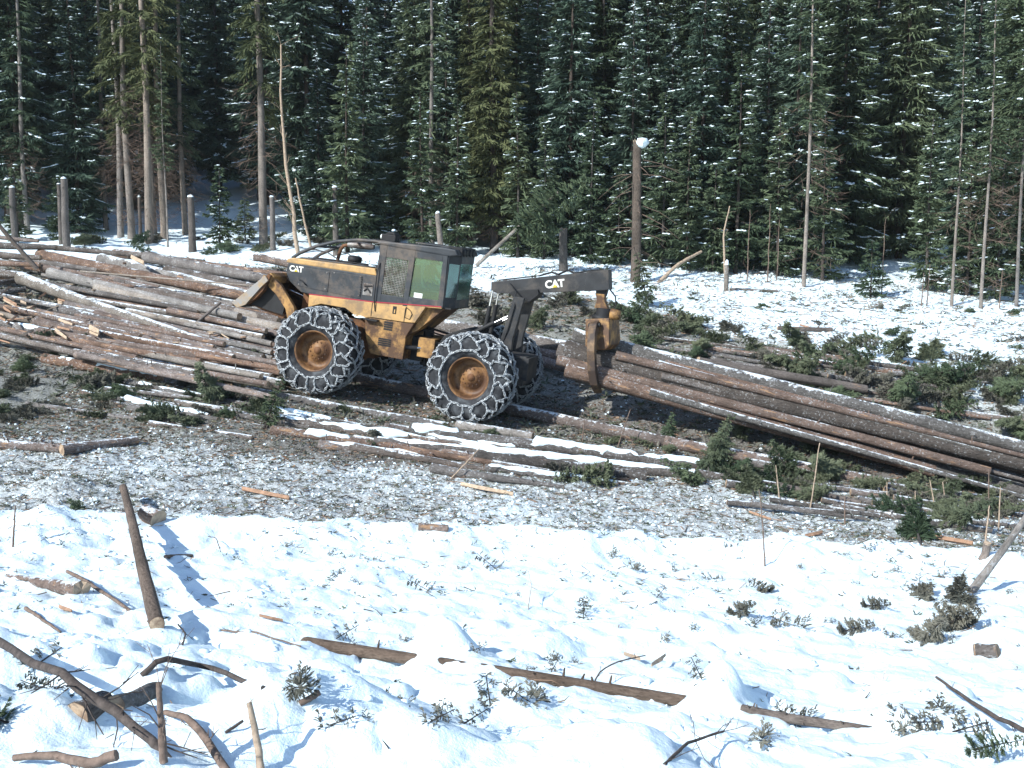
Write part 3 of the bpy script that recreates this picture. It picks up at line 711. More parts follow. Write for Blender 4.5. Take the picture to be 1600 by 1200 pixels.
# wheels -----------------------------------------------------------
def link_template():
    V, Fc = [], []; n, m = 8, 4
    for i in range(n):
        a = 2 * math.pi * i / n; cx, cy = math.cos(a), math.sin(a)
        ox = 0.018 * (1 if cx > 0 else -1) if abs(cx) > 0.01 else 0
        for j in range(m):
            b = 2 * math.pi * j / m + 0.4; r_ = 0.0195 + 0.0095 * math.cos(b)
            V.append((ox + r_ * cx, r_ * cy, 0.0095 * math.sin(b)))
    for i in range(n):
        for j in range(m): Fc.append((i * m + j, i * m + (j + 1) % m, ((i + 1) % n) * m + (j + 1) % m, ((i + 1) % n) * m + j))
    return np.array(V), np.array(Fc)
LV, LFc = link_template()
def chain_mesh(paths, name):
    Vs, Fs = [], []; k = 0; rnd = random.Random(3)
    for path, nrm in paths:
        P = np.array(path, float); N = np.array(nrm, float)
        s = np.r_[0, np.cumsum(np.linalg.norm(np.diff(P, axis=0), axis=1))]
        n = max(2, int(round(s[-1] / 0.064)))
        for q in range(n):
            a = s[-1] * (q + 0.5) / n; b0, b1 = max(0, a - 0.02), min(s[-1], a + 0.02)
            f = lambda t: np.array([np.interp(t, s, P[:, d]) for d in range(3)])
            c = f(a); t = f(b1) - f(b0); t /= np.linalg.norm(t)
            nn = np.array([np.interp(a, s, N[:, d]) for d in range(3)]); nn -= t * (nn @ t); nn /= np.linalg.norm(nn); bb = np.cross(nn, t)
            tw = (0.5 if q % 2 else -0.5) * 1.5 + rnd.uniform(-0.2, 0.2)
            n2 = nn * math.cos(tw) + bb * math.sin(tw); b2 = np.cross(n2, t)
            Vs.append(c + nn * (0.012 + rnd.uniform(0, 0.01)) + LV[:, :1] * t * 1.3 + LV[:, 1:2] * b2 * 0.95 + LV[:, 2:] * n2 * 0.8 + np.array([rnd.uniform(-.012, .012) for _ in range(3)]))
            Fs.append(LFc + k * len(LV)); k += 1
    return np_mesh(name, np.concatenate(Vs), np.concatenate(Fs), M['chain'], smooth=True)

WR, WW = 0.93, 0.37                       # tyre radius, half width
def wheel_meshes(seed=5, NK=16):
    t = MB()
    prof = [(0.43, 0.24), (0.46, 0.30), (0.55, 0.355), (0.66, 0.375), (0.77, 0.365), (0.85, 0.335), (0.885, 0.27), (0.89, 0.0)]
    full = prof + [(r_, -o) for r_, o in prof[-2::-1]]
    t.lathe(full, 56)
    for s in (1, -1):                     # lugs, angled bars from shoulder to the middle of the tread
        for k in range(20):
            a0 = 2 * math.pi * (k + (0.5 if s < 0 else 0)) / 20
            def pt(r_, a, y): return (r_ * math.cos(a), y * s, r_ * math.sin(a))
            q = []
            for r_ in (0.87, WR):
                q += [pt(r_, a0, 0.345), pt(r_, a0 + 0.10, 0.345), pt(r_, a0 + 0.27, 0.01), pt(r_, a0 + 0.17, 0.01)]
            q[0] = pt(0.80, a0, 0.366); q[1] = pt(0.80, a0 + 0.10, 0.366)
            f = [(0, 1, 2, 3), (7, 6, 5, 4), (0, 4, 5, 1), (1, 5, 6, 2), (2, 6, 7, 3), (3, 7, 4, 0)]
            t.add(q, f if s > 0 else [tuple(reversed(x)) for x in f])
    tyre = t.mesh('tyre', M['rubber'])
    r = MB()
    r.lathe([(0.455, 0.245), (0.47, 0.285), (0.455, 0.30), (0.425, 0.285), (0.405, 0.22), (0.395, 0.10), (0.37, 0.055), (0.26, 0.04), (0.25, 0.06), (0.16, 0.065), (0.15, 0.085), (0.0, 0.09)], 40)
    r.lathe([(0.455, -0.245), (0.42, -0.28), (0.40, -0.1), (0.0, -0.08)][::-1], 28)
    rim = r.mesh('wheel', M['rim'])
    hb = MB()
    for k in range(12):
        a = 2 * math.pi * k / 12; c = (0.19 * math.cos(a), 0, 0.19 * math.sin(a))
        hb.lathe([(0.020, 0.06), (0.020, 0.08), (0.0, 0.081)], 6, c=c, smooth=False)
    hb.lathe([(0.085, 0.09), (0.08, 0.11), (0.0, 0.115)], 18)
    hub = hb.mesh('hub_bolts', M['rusty'])
    # chain net
    paths = []
    def pp(r_, a, y): return (r_ * math.cos(a), y, r_ * math.sin(a))
    def nn(kind, a, s):
        k = {'s': 0.0, 'm': 0.7, 't': 1.0}[kind]; c = math.sqrt(1 - k * k) if k < 1 else 0
        return (k * math.cos(a), s * c, k * math.sin(a))
    rnd = random.Random(seed)
    for s in (1, -1):
        ri = [0.60 + rnd.uniform(-0.03, 0.03) for _ in range(NK)]; ro = [0.875 + rnd.uniform(-0.02, 0.02) for _ in range(NK)]
        an = [2 * math.pi * (k + rnd.uniform(-0.2, 0.2)) / NK for k in range(NK)]
        ring, rn = [], []
        for k in range(NK * 6 + 1):
            a = 2 * math.pi * k / (NK * 6); i = int(k / 6) % NK; fr = (k % 6) / 6
            r_ = ri[i] * (1 - fr) + ri[(i + 1) % NK] * fr - 0.012 * math.sin(math.pi * fr)
            ring.append(pp(r_, a, s * 0.375)); rn.append(nn('s', a, s))
        paths.append((ring, rn))
        for k in range(NK):
            a = an[k]; sk = rnd.uniform(-0.12, 0.12)
            paths.append(([pp(ri[k], a, s * 0.375), pp(0.70, a + sk, s * 0.385), pp(0.80, a, s * 0.375)], [nn('s', a, s)] * 3))
            b = 2 * math.pi * (k + 0.5) / NK
            for a2, da in ((b, 1), (b - 2 * math.pi / NK, -1)):
                paths.append(([pp(0.80, a, s * 0.375), pp(0.865, a * .5 + a2 * .5, s * 0.36), pp(0.915, a2, s * 0.315)], [nn('s', a, s), nn('m', a, s), nn('m', a2, s)]))
                c = 2 * math.pi * (k + (1 if da > 0 else 0) + 0.0) / NK
            paths.append(([pp(0.915, b, s * 0.315), pp(WR + 0.005, b, s * 0.16)], [nn('m', b, s), nn('t', b, s)]))
            b2 = b + math.pi / NK * rnd.uniform(-.25, .25)
            paths.append(([pp(0.80, a, s * 0.375), pp(0.87, a + sk, s * 0.365), pp(0.925, a, s * 0.30), pp(WR + 0.006, b2, s * 0.16)], [nn('s', a, s), nn('m', a, s), nn('m', a, s), nn('t', b2, s)]))
            for da in (1, -1):
                c = b + da * math.pi / NK
                paths.append(([pp(WR + 0.005, b, s * 0.16), pp(WR + 0.008, (b + c) / 2, s * 0.08), pp(WR + 0.005, c, 0.0)], [nn('t', b, s), nn('t', (b + c) / 2, s), nn('t', c, s)]))
    ch = chain_mesh(paths, 'tyre_chain')
    return tyre, rim, hub, ch
M['rim'] = simple('wheel_rim', (0.25, 0.13, 0.055), 0.5, var=0.4, scale=5, dirt=(0.085, 0.042, 0.022), dirt_amt=0.6)
tyre_m, rim_m, hub_m, chain_a = wheel_meshes()
chain_b = wheel_meshes(9, 18)[3]
for u, w, rot, chain_m in ((0, 1.18, 0.3, chain_a), (0, -1.18, 1.1, chain_b), (3.6, 1.18, 0.75, chain_b), (3.6, -1.18, 2.0, chain_a)):
    wh = link('wheel', rim_m, SK, (u, w, 0)); wh.rotation_euler = (0, rot, 0 if w > 0 else math.pi)
    link('tyre', tyre_m, wh); link('hub_bolts', hub_m, wh); link('tyre_chain', chain_m, wh)

# chassis ----------------------------------------------------------
b = MB(); b.box(-0.95, 1.15, -0.42, 0.42, -0.12, 0.52); b.box(-0.28, 0.28, -0.95, 0.95, -0.17, 0.17); b.box(-1.02, -0.9, -0.45, 0.45, 0.0, 0.5)
part('rear_frame', b, 'black_boom')
b = MB(); b.box(2.6, 4.45, -0.40, 0.40, -0.10, 0.75); b.box(3.32, 3.88, -0.95, 0.95, -0.18, 0.18)
part('front_frame', b, 'rusty')
b = MB(); b.box(1.16, 1.55, -0.46, 0.50, 0.14, 0.58); part('hitch_block', b, 'yellow_worn')
b = MB(); b.box(1.5, 1.85, -0.25, 0.25, 0.0, 0.55); b.lathe([(0.0, -0.1), (0.12, -0.1), (0.12, 0.75), (0.0, 0.75)], 16, 'z', (1.5, 0, 0)); part('articulation_joint', b, 'dark')
for s in (1, -1):
    b = MB(); b.tube([(1.25, s * 0.35, 0.35), (1.62, s * 0.55, 0.33)], 0.03, 8); p = part('steering_cylinder', b, 'chrome', bevel=0)
    b = MB(); b.tube([(1.55, s * 0.52, 0.33), (1.95, s * 0.66, 0.31)], 0.055, 10); part('barrel', b, 'dark', p, 0)
# rear deck between cab and arch
b = MB(); b.prism([(1.05, 0.55), (0.15, 0.60), (0.15, 0.82), (0.55, 0.92), (0.95, 0.72)], -0.5, 0.5); part('winch_housing', b, 'dark')

# hood --------------------------------------------------------------
b = MB(); b.prism([(4.86, 1.58), (4.82, 1.80), (2.64, 1.80), (2.64, 1.20), (4.20, 1.15), (4.44, 1.17), (4.74, 1.37)], -0.69, 0.69); part('engine_cover', b, 'black', bevel=0.02)
b = MB(); b.prism([(4.88, 1.79), (4.84, 1.885), (4.70, 1.915), (2.70, 1.955), (2.64, 1.80)], -0.70, 0.70); part('hood_top', b, 'yellow', bevel=0.025)
b = MB(); b.prism([(4.74, 1.90), (2.74, 1.945), (2.74, 1.985), (4.6, 1.945)], -0.5, 0.5); part('hood_lid', b, 'black')
b = MB(); b.prism([(4.21, 1.148), (2.66, 1.205), (2.66, 0.86), (2.95, 0.80), (3.3, 0.98), (3.9, 0.98), (4.2, 0.86)], -0.73, 0.73); part('lower_side_panel', b, 'yellow', bevel=0.015)
b = MB(); b.prism([(4.5, 0.2), (4.46, 1.16), (4.2, 1.14), (4.15, 0.2)], -0.5, 0.5); part('front_bumper_plate', b, 'rusty')
for u0, u1, z0, z1 in ((4.55, 3.78, 1.30, 1.73), (3.70, 2.98, 1.27, 1.74)):
    b = MB(); b.prism([(u0, z0), (u0 + 0.04, z1), (u1, z1), (u1, z0 - 0.03)], 0.69, 0.702); part('engine_door', b, 'black', bevel=0.006)
b = MB(); b.box(2.70, 2.93, 0.69, 0.699, 1.33, 1.60); p = part('engine_opening', b, 'grey_steel', bevel=0.004)
b = MB(); b.tube([(2.74, 0.70, 1.4), (2.83, 0.715, 1.5), (2.9, 0.70, 1.42)], 0.02, 7); b.tube([(2.72, 0.70, 1.56), (2.9, 0.71, 1.53)], 0.016, 7); part('hose', b, 'dark', p, 0)
b = MB()
for k in range(7): b.box(2.98, 3.0 + 0.001, 0.70, 0.712, 1.3 + k * 0.06, 1.33 + k * 0.06)
b.tube([(4.5, 0.70, 1.44), (4.42, 0.75, 1.44), (4.32, 0.75, 1.36), (4.30, 0.70, 1.34)], 0.012, 6); part('grab_handle', b, 'dark', bevel=0)
b = MB()
for k in range(8): b.box(4.80 + 0.0, 4.875 - 0.03 * abs(k - 3.5) / 3.5, -0.62, 0.62, 1.38 + k * 0.05, 1.40 + k * 0.05)
part('grille_bars', b, 'dark', bevel=0)
st = [(4.21, 1.146), (2.68, 1.203), (1.03, 1.338)]
b = MB()
for s in (1, -1):
    for (u0, z0), (u1, z1) in zip(st[:-1], st[1:]):
        y0 = 0.735 if u0 > 3 else 0.765
        b.prism([(u0, z0), (u1, z1), (u1, z1 + 0.021), (u0, z0 + 0.021)], s * (y0 - 0.03), s * y0)
part('red_stripe', b, 'red', bevel=0)
# canopy guard over the hood
for s in (1, -1):
    b = MB(); b.tube([(4.80, s * 0.56, 1.90), (4.62, s * 0.56, 2.04), (4.25, s * 0.56, 2.24), (3.75, s * 0.56, 2.42), (3.25, s * 0.57, 2.52), (2.85, s * 0.58, 2.55), (2.5, s * 0.6, 2.53)], 0.04, 10)
    b.tube([(4.35, s * 0.56, 2.17), (3.95, s * 0.54, 2.14), (3.7, s * 0.5, 2.02)], 0.014, 6)
    part('limb_riser', b, 'black', bevel=0)
b = MB()
for u, z in ((4.25, 2.24), (3.4, 2.50)): b.tube([(u, -0.56, z), (u, 0.56, z)], 0.028, 8)
part('riser_crossbar', b, 'black', bevel=0)
b = MB(); b.tube([(3.62, 0.22, 2.37), (3.5, 0.22, 2.385), (3.06, 0.22, 2.40), (2.98, 0.22, 2.40)], [0.055, 0.072, 0.072, 0.05], 14); part('muffler', b, 'grey_steel', bevel=0)
b = MB(); b.tube([(3.84, 0.22, 1.93), (3.82, 0.22, 2.1), (3.79, 0.22, 2.24), (3.73, 0.22, 2.33), (3.60, 0.22, 2.37)], 0.042, 10); part('exhaust_pipe', b, 'rusty', bevel=0)
b = MB(); b.lathe([(0.06, 1.94), (0.06, 2.0), (0.155, 2.01), (0.165, 2.06), (0.16, 2.12), (0.10, 2.15), (0.0, 2.155)], 20, 'z', (3.38, 0.3, 0)); part('air_cleaner_cap', b, 'dark', bevel=0)
b = MB()
for u, z in ((4.60, 1.70), (3.84, 1.70), (3.84, 1.33), (3.66, 1.72), (3.02, 1.72), (3.02, 1.30), (4.5, 1.34)): b.lathe([(0.018, 0.702), (0.018, 0.714), (0.0, 0.716)], 6, 'y', (u, 0, z), smooth=False)
part('panel_bolts', b, 'grey_steel', bevel=0)
b = MB(); b.tube([(2.56, 0.76, 1.02), (2.60, 0.80, 1.3), (2.60, 0.80, 1.9), (2.57, 0.76, 2.1)], 0.013, 7); part('grab_rail', b, 'dark', bevel=0)
b = MB(); b.tube([(4.3, 0.6, 1.93), (4.1, 0.62, 1.99), (3.2, 0.62, 2.01), (2.8, 0.62, 1.97)], 0.011, 6); part('hood_rail', b, 'dark', bevel=0)
for k, (y, z) in enumerate(((0.2, 0.62), (0.05, 0.68), (-0.1, 0.64))):
    b = MB(); b.tube([(1.85, y, z), (1.5, y + 0.1, z + 0.12), (1.2, y - 0.06, z + 0.05), (0.8, y, z + 0.02)], 0.018, 7); part('hydraulic_hose', b, 'dark', bevel=0)
b = MB(); b.tube([(-0.35, 0.5, 0.6), (-0.48, 0.545, 1.1), (-0.55, 0.545, 1.6), (-0.50, 0.4, 1.9), (-0.3, 0.2, 2.05)], 0.016, 7); part('hydraulic_hose', b, 'dark', bevel=0)
# snow lodged on the machine
def lump(name, c, s, parent, seed=0, n=1):
    r = np.random.default_rng(seed); V, Fc = [], []
    for k in range(n):
        cc = np.array(c) + (r.random(3) - 0.5) * np.array(s) * 1.3 * (n > 1); sc = np.array(s) * (0.6 if n > 1 else 1.0) * (0.7 + 0.6 * r.random())
        V.append(DV * (1 + 0.18 * r.standard_normal((len(DV), 1))) * sc + cc); Fc.append(DF + k * len(DV))
    o = link(name, np_mesh(name, np.concatenate(V), np.concatenate(Fc), M['snow'], smooth=True), parent); return o
lump('snow_lump', (2.93, 0.70, 0.83), (0.16, 0.07, 0.06), SK, 4, 7)
lump('snow_lump', (2.62, 0.05, 2.82), (0.05, 0.05, 0.06), SK, 6)
lump('snow_lump', (2.9, 0.45, 1.99), (0.10, 0.08, 0.03), SK, 8, 4)

# cab -----------------------------------------------------------------
CW = 0.75
b = MB(); b.prism([(2.66, 0.87), (2.66, 1.204), (1.38, 1.31), (1.60, 0.905), (1.80, 0.885)], -CW, CW); cl = part('cab_lower_body', b, 'yellow', bevel=0.012)
b = MB(); b.prism([(2.80, 0.80), (2.66, 0.855), (1.81, 0.87), (1.62, 0.89), (1.78, 0.56), (1.79, 0.04), (2.58, 0.05), (2.72, 0.4)], -0.71, 0.72); bh = part('belly_tank', b, 'yellow_worn', bevel=0.015)
b = MB(); b.prism([(1.37, 1.30), (1.02, 1.33), (1.02, 1.28), (1.58, 0.72), (1.76, 0.60), (1.62, 0.88)], -0.60, 0.60); part('rear_underside', b, 'yellow_worn', bevel=0.01)
b = MB(); b.prism([(1.40, 1.325), (1.02, 1.345), (1.02, 1.31), (1.38, 1.285)], -CW, CW); part('cab_floor_lip', b, 'yellow', bevel=0.005)
for (x0, y0, x1, y1), mt in (((599, 503, 614, 515), 'dark'), ((590, 530, 611, 539), 'dark')):
    u0, z0 = loc(x0, y1, .73); u1, z1 = loc(x1, y0, .73)
    b = MB()
    for k in range(4):
        za = z0 + (z1 - z0) * k / 4; b.box(u1, u0, 0.72, 0.728, za, za + (z1 - z0) * 0.19)
    part('vent_louvre', b, mt, bh, 0)
u0, z0 = loc(613, 490, .75); u1, z1 = loc(620, 479, .75)
b = MB(); b.box(u1, u0, CW, CW + 0.008, z0, z1); p = part('door_latch', b, 'dark', bevel=0.003)
b = MB(); b.box(u1 + .02, u1 + .045, CW + 0.008, CW + 0.02, z0 + .02, z0 + .10); part('latch_lever', b, 'yellow', p, 0)
q = [loc(*z, .75) for z in ((635, 480), (642, 486), (644, 491), (640, 499), (632, 495.5), (635, 480))]
b = MB(); b.tube([(u, CW + 0.012, z) for u, z in q], 0.008, 6, caps=False); part('grab_rail', b, 'dark', bevel=0)
for u in (2.645, 1.855):
    b = MB(); b.box(u - 0.008, u + 0.008, CW, CW + 0.004, 0.89, 1.19); part('door_gap', b, 'dark', bevel=0)
# steps
b = MB(); b.box(2.45, 2.78, 0.72, 0.86, 0.80, 0.835); part('step', b, 'dark', bevel=0.004)
# cab frame: pillars and rails leave real openings
for s in (1, -1):
    def pr(name, pts, y0=0.70, y1=0.752, mat='black', bv=0.008):
        b = MB(); b.prism(pts, s * y0, s * y1); return part(name, b, mat, bevel=bv)
    pr('cab_pillar', [(2.655, 1.225), (2.62, 2.5), (2.45, 2.5), (2.47, 1.225)])
    pr('cab_pillar', [(1.935, 1.235), (1.915, 2.5), (1.775, 2.5), (1.82, 1.235)], y1=0.755)
    pr('cab_pillar', [(1.12, 1.34), (1.14, 2.5), (1.03, 2.5), (1.0, 1.34)])
    pr('window_rail', [(2.47, 1.228), (2.47, 1.42), (1.935, 1.42), (1.935, 1.27)], 0.702, 0.750)
    pr('window_rail', [(1.82, 1.275), (1.82, 1.455), (1.12, 1.475), (1.12, 1.333)], 0.702, 0.750)
    pr('window_rail', [(2.45, 2.24), (2.45, 2.5), (1.91, 2.5), (1.91, 2.24)], 0.702, 0.750)
    pr('window_rail', [(1.78, 2.325), (1.78, 2.5), (1.14, 2.5), (1.14, 2.325)], 0.702, 0.750)
    p = pr('door_window', [(2.47, 1.42), (2.45, 2.24), (1.91, 2.24), (1.935, 1.42)], 0.712, 0.718, 'glass', 0)
    b = MB()
    for k in range(1, 15): u = 2.47 - 0.54 * k / 15; b.box(u - 0.005, u + 0.005, s * 0.728, s * 0.738, 1.42, 2.245)
    for k in range(1, 22): z = 1.42 + 0.82 * k / 22; b.box(1.915, 2.468, s * 0.738, s * 0.746, z - 0.005, z + 0.005)
    part('wire_guard', b, 'grey_steel', p, 0)
    p = pr('side_window', [(1.82, 1.455), (1.78, 2.325), (1.14, 2.325), (1.12, 1.475)], 0.712, 0.718, 'glass', 0)
    if s > 0:
        (a0, c0), (a1, c1) = loc(646, 465, .73), loc(660, 459, .73)
        b = MB(); b.box(a1, a0, 0.719, 0.722, c0, c1); part('window_sticker', b, 'sticker', p, 0)
    # angled rear quarter
    b = MB(); q = [(1.00, 0.74), (0.80, 0.46)]
    def quad(z0, z1, y_off=0.0, mat='black', name='cab_rear_panel', th=0.03, f0=0.0, f1=1.0):
        (ua, ya), (ub, yb) = [(q[0][0] + (q[1][0] - q[0][0]) * f, q[0][1] + (q[1][1] - q[0][1]) * f) for f in (f0, f1)]
        nx, ny = 0.81, -0.58          # inward
        v = []
        for z in (z0, z1):
            for d in (0, th): v += [(ua + nx * d, s * (ya + ny * d), z), (ub + nx * d, s * (yb + ny * d), z)]
        f = [(0, 1, 5, 4), (2, 6, 7, 3), (0, 4, 6, 2), (1, 3, 7, 5), (0, 2, 3, 1), (4, 5, 7, 6)]
        if s < 0: f = [tuple(reversed(x)) for x in f]
        m_ = MB(); m_.add(v, f); return part(name, m_, mat, bevel=0)
    quad(1.34, 1.56); quad(2.30, 2.5); quad(1.56, 2.30, f0=0.0, f1=0.10); quad(1.56, 2.30, f0=0.92, f1=1.0)
    quad(1.56, 2.30, mat='glass_rear', name='quarter_window', th=0.006, f0=0.10, f1=0.92)
for z0, z1 in ((1.34, 1.52), (2.32, 2.5)):
    b = MB(); b.box(0.79, 0.83, -0.46, 0.46, z0, z1); part('cab_rear_wall', b, 'black', bevel=0.005)
b = MB(); b.box(0.805, 0.812, -0.45, 0.45, 1.52, 2.32); part('rear_window', b, 'glass_rear', bevel=0)
b = MB(); b.box(2.60, 2.645, -0.70, 0.70, 1.22, 1.9); b.box(2.60, 2.645, -0.70, 0.70, 2.38, 2.5); part('cab_front_wall', b, 'black', bevel=0.005)
b = MB(); b.box(2.618, 2.624, -0.70, 0.70, 1.9, 2.38); part('windscreen', b, 'glass', bevel=0)
b = MB(); b.prism([(2.60, 1.22), (1.05, 1.345), (0.83, 1.345), (0.83, 1.31), (1.05, 1.30), (2.60, 1.19)], -0.69, 0.69); part('cab_floor', b, 'dark', bevel=0)
b = MB(); b.prism([(2.72, 2.50), (2.62, 2.575), (1.15, 2.635), (0.86, 2.62), (0.80, 2.50), (1.0, 2.46)], -0.77, 0.77); part('cab_roof', b, 'black', bevel=0.03)
b = MB(); b.box(1.1, 1.9, -0.55, 0.5, 2.63, 2.66); part('roof_hatch', b, 'black', bevel=0.01)
# lights
b = MB(); b.box(2.52, 2.86, -0.16, 0.16, 2.58, 2.73); b.prism([(2.54, 2.73), (2.56, 2.79), (2.70, 2.79), (2.80, 2.73)], -0.14, 0.14); wl = part('roof_work_light', b, 'dark', bevel=0.015)
for y in (-0.08, 0.08):
    b = MB(); b.lathe([(0.055, 2.86), (0.06, 2.885), (0.045, 2.90), (0.0, 2.895)], 14, 'x', (0, y, 2.66)); part('lamp_lens', b, 'sticker', wl, 0)
b = MB(); b.box(0.82, 1.12, -0.5, 0.5, 2.62, 2.67); b.box(0.80, 0.86, -0.5, 0.5, 2.47, 2.67); b.prism([(0.80, 2.48), (0.95, 2.38), (1.0, 2.40), (0.84, 2.5)], 0.40, 0.5); rb = part('rear_light_bar', b, 'dark', bevel=0.008)
for y in (0.36, 0.16, -0.1, -0.34):
    b = MB(); b.lathe([(0.0, 0.90), (0.07, 0.90), (0.085, 0.78), (0.07, 0.77), (0.0, 0.785)], 14, 'x', (0, y, 2.56)); part('work_lamp', b, 'dark', rb, 0)
b = MB(); b.lathe([(0.075, 0.40), (0.085, 0.50), (0.06, 0.51), (0.0, 0.50)], 14, 'y', (1.08, 0.1, 2.57)); part('work_lamp', b, 'dark', rb, 0)
# seat and controls
b = MB(); b.prism([(1.98, 1.52), (1.50, 1.47), (1.48, 1.57), (1.96, 1.64)], -0.24, 0.24); b.prism([(1.98, 1.55), (2.07, 2.12), (1.98, 2.14), (1.88, 1.59)], -0.23, 0.23); b.box(1.62, 1.86, -0.15, 0.15, 1.28, 1.51); part('operator_seat', b, 'seat', bevel=0.03)
b = MB(); b.box(1.15, 1.45, -0.6, -0.35, 1.33, 1.75); b.tube([(1.3, -0.45, 1.75), (1.28, -0.42, 1.95)], 0.012, 6); part('control_console', b, 'dark', bevel=0.01)

# blade -------------------------------------------------------------
cv = [(5.02, 1.50), (5.10, 1.36), (5.18, 1.20), (5.32, 1.00), (5.50, 0.82), (5.74, 0.68)]
cb = [(5.74, 0.66), (5.52, 0.74), (5.28, 0.90), (5.10, 1.12), (5.02, 1.30), (4.95, 1.48)]
b = MB(); b.prism(cv + cb, -1.22, 1.22); bl = part('blade', b, 'rusty', bevel=0)
for y in (1.215, -1.265):
    b = MB(); b.prism([(5.06, 1.46), (5.32, 1.22), (5.82, 0.73), (5.68, 0.64), (5.48, 0.74), (5.16, 1.16), (4.98, 1.36)], y, y + 0.05); part('blade_end_plate', b, 'blade_steel', bl, 0.006)
b = MB(); b.prism([(5.76, 0.71), (5.60, 0.70), (5.58, 0.665), (5.74, 0.65)], -1.22, 1.22); part('cutting_edge', b, 'grey_steel', bl, 0)
b = MB(); b.prism([(5.08, 1.40), (5.0, 1.53), (4.90, 1.46), (4.95, 1.30)], -1.15, 1.15); part('blade_top_rail', b, 'yellow_worn', bl, 0.01)
b = MB(); b.prism([(5.50, 0.72), (4.70, 0.52), (4.60, 0.62), (5.05, 0.98)], -0.95, 0.95); part('blade_backing_box', b, 'rusty', bl, 0.01)
for y in (-1.04, 1.0):
    b = MB(); b.prism([(5.22, 1.10), (5.0, 1.34), (4.78, 1.22), (4.62, 0.92), (4.66, 0.62), (5.46, 0.74)], y, y + 0.03); part('blade_hollow_shade', b, 'dark', bl, 0)  # flat dark panel painting in the shade of the hollow behind the blade
for y in (-0.75, 0.75):
    b = MB(); b.prism([(5.20, 1.45), (4.92, 1.42), (4.72, 1.28), (4.36, 0.86), (4.22, 0.35), (4.40, 0.30), (4.56, 0.78), (4.84, 1.08), (5.02, 1.2)], y * 1.4 - 0.05, y * 1.4 + 0.07); part('blade_arm', b, 'yellow_worn', bl, 0.012)
    b = MB(); b.tube([(4.45, y * 0.5, 1.05), (4.95, y * 0.5, 1.15)], 0.035, 8); part('blade_cylinder', b, 'chrome', bl, 0)

# arch, boom and grapple ----------------------------------------------
for s in (1, -1):
    b = MB(); b.prism([(-0.30, 0.30), (-0.34, 0.86), (-0.50, 1.80), (-0.74, 1.80), (-0.60, 0.86), (-0.62, 0.30)], s * 0.38, s * 0.52); part('arch_leg', b, 'black_boom', bevel=0.012)
    b = MB(); b.tube([(0.06, s * 0.26, 1.84), (0.085, s * 0.26, 1.48)], 0.024, 8); p = part('boom_cylinder', b, 'chrome', bevel=0)
    b = MB(); b.tube([(0.08, s * 0.26, 1.50), (0.12, s * 0.26, 0.85)], 0.052, 10); part('barrel', b, 'dark', p, 0)
    b = MB(); b.tube([(-0.42, s * 0.34, 1.36), (-0.08, s * 0.34, 1.14)], 0.028, 8); p = part('arch_cylinder', b, 'chrome', bevel=0)
    b = MB(); b.tube([(-0.10, s * 0.34, 1.155), (0.45, s * 0.34, 0.78)], 0.055, 10); part('barrel', b, 'dark', p, 0)
b = MB(); b.tube([(-0.62, -0.5, 1.72), (-0.62, 0.5, 1.72)], 0.06, 12); part('arch_pin', b, 'grey_steel', bevel=0)
b = MB(); b.prism([(0.14, 2.02), (-1.98, 2.545), (-1.98, 2.135), (-0.85, 1.915), (-0.04, 1.79), (0.12, 1.83)], -0.19, 0.19); bm_ = part('boom', b, 'black_boom', bevel=0.012)
b = MB(); b.prism([(-1.95, 2.55), (-2.42, 2.66), (-2.50, 2.24), (-2.40, 2.21), (-1.96, 2.12)], -0.21, 0.21); part('boom_head', b, 'black_boom', bm_, 0.012)
b = MB(); b.prism([(-0.30, 1.84), (-0.42, 1.92), (-0.95, 2.02), (-0.98, 1.90), (-0.80, 1.72), (-0.50, 1.72)], -0.24, 0.24); part('boom_bracket', b, 'dark', bm_, 0.01)
b = MB()
for y in (-0.1, 0.02, 0.1):
    b.tube([(0.0, y, 2.08), (-0.9, y + 0.02, 2.31), (-1.15, y, 2.42), (-1.3, y, 2.39), (-1.5, y, 2.52), (-1.65, y, 2.47), (-2.0, y, 2.58), (-2.3, y, 2.64)], 0.014, 6)
part('hydraulic_hose', b, 'dark', bm_, 0)
b = MB(); b.tube([(-2.40, -0.05, 2.30), (-2.62, -0.02, 2.1), (-2.66, 0, 1.9), (-2.55, 0, 1.75)], 0.016, 6); part('hydraulic_hose', b, 'dark', bm_, 0)
b = MB(); b.prism([(-2.18, 2.24), (-2.44, 2.24), (-2.42, 2.08), (-2.22, 2.06)], -0.12, 0.12); gr = part('rotator_link', b, 'dark', bevel=0.01)
b = MB(); b.prism([(-2.19, 2.12), (-2.40, 2.12), (-2.42, 1.98), (-2.52, 1.82), (-2.22, 1.80), (-2.25, 1.98)], -0.13, 0.13); part('rotator_yoke', b, 'yellow_worn', gr, 0.015)
b = MB(); b.lathe([(0.0, 1.82), (0.17, 1.82), (0.17, 1.66), (0.24, 1.64), (0.24, 1.56), (0, 1.56)], 20, 'z', (-2.42, 0, 0)); part('rotator', b, 'dark', gr, 0)
b = MB(); b.lathe([(0.0, -2.80), (0.10, -2.80), (0.12, -2.70), (0.12, -2.58), (0.0, -2.58)], 14, 'x', (0, 0.08, 1.72)); part('rotator_motor', b, 'yellow_worn', gr, 0)
gb = bpy.data.objects.new('grapple_body', None)
b = MB(); b.prism([(-0.27, 1.60), (0.27, 1.60), (0.27, 1.02), (0.18, 0.92), (-0.18, 0.92), (-0.27, 1.02)], [-0.34, -0.34, -0.42, -0.40, -0.40, -0.42], [0.34, 0.34, 0.42, 0.40, 0.40, 0.42])
gb = part('grapple_body', b, 'yellow_worn', SK, 0.02); gb.location = (-2.70, 0, 0.02); gb.rotation_euler = (0, 0.19, math.radians(-9))
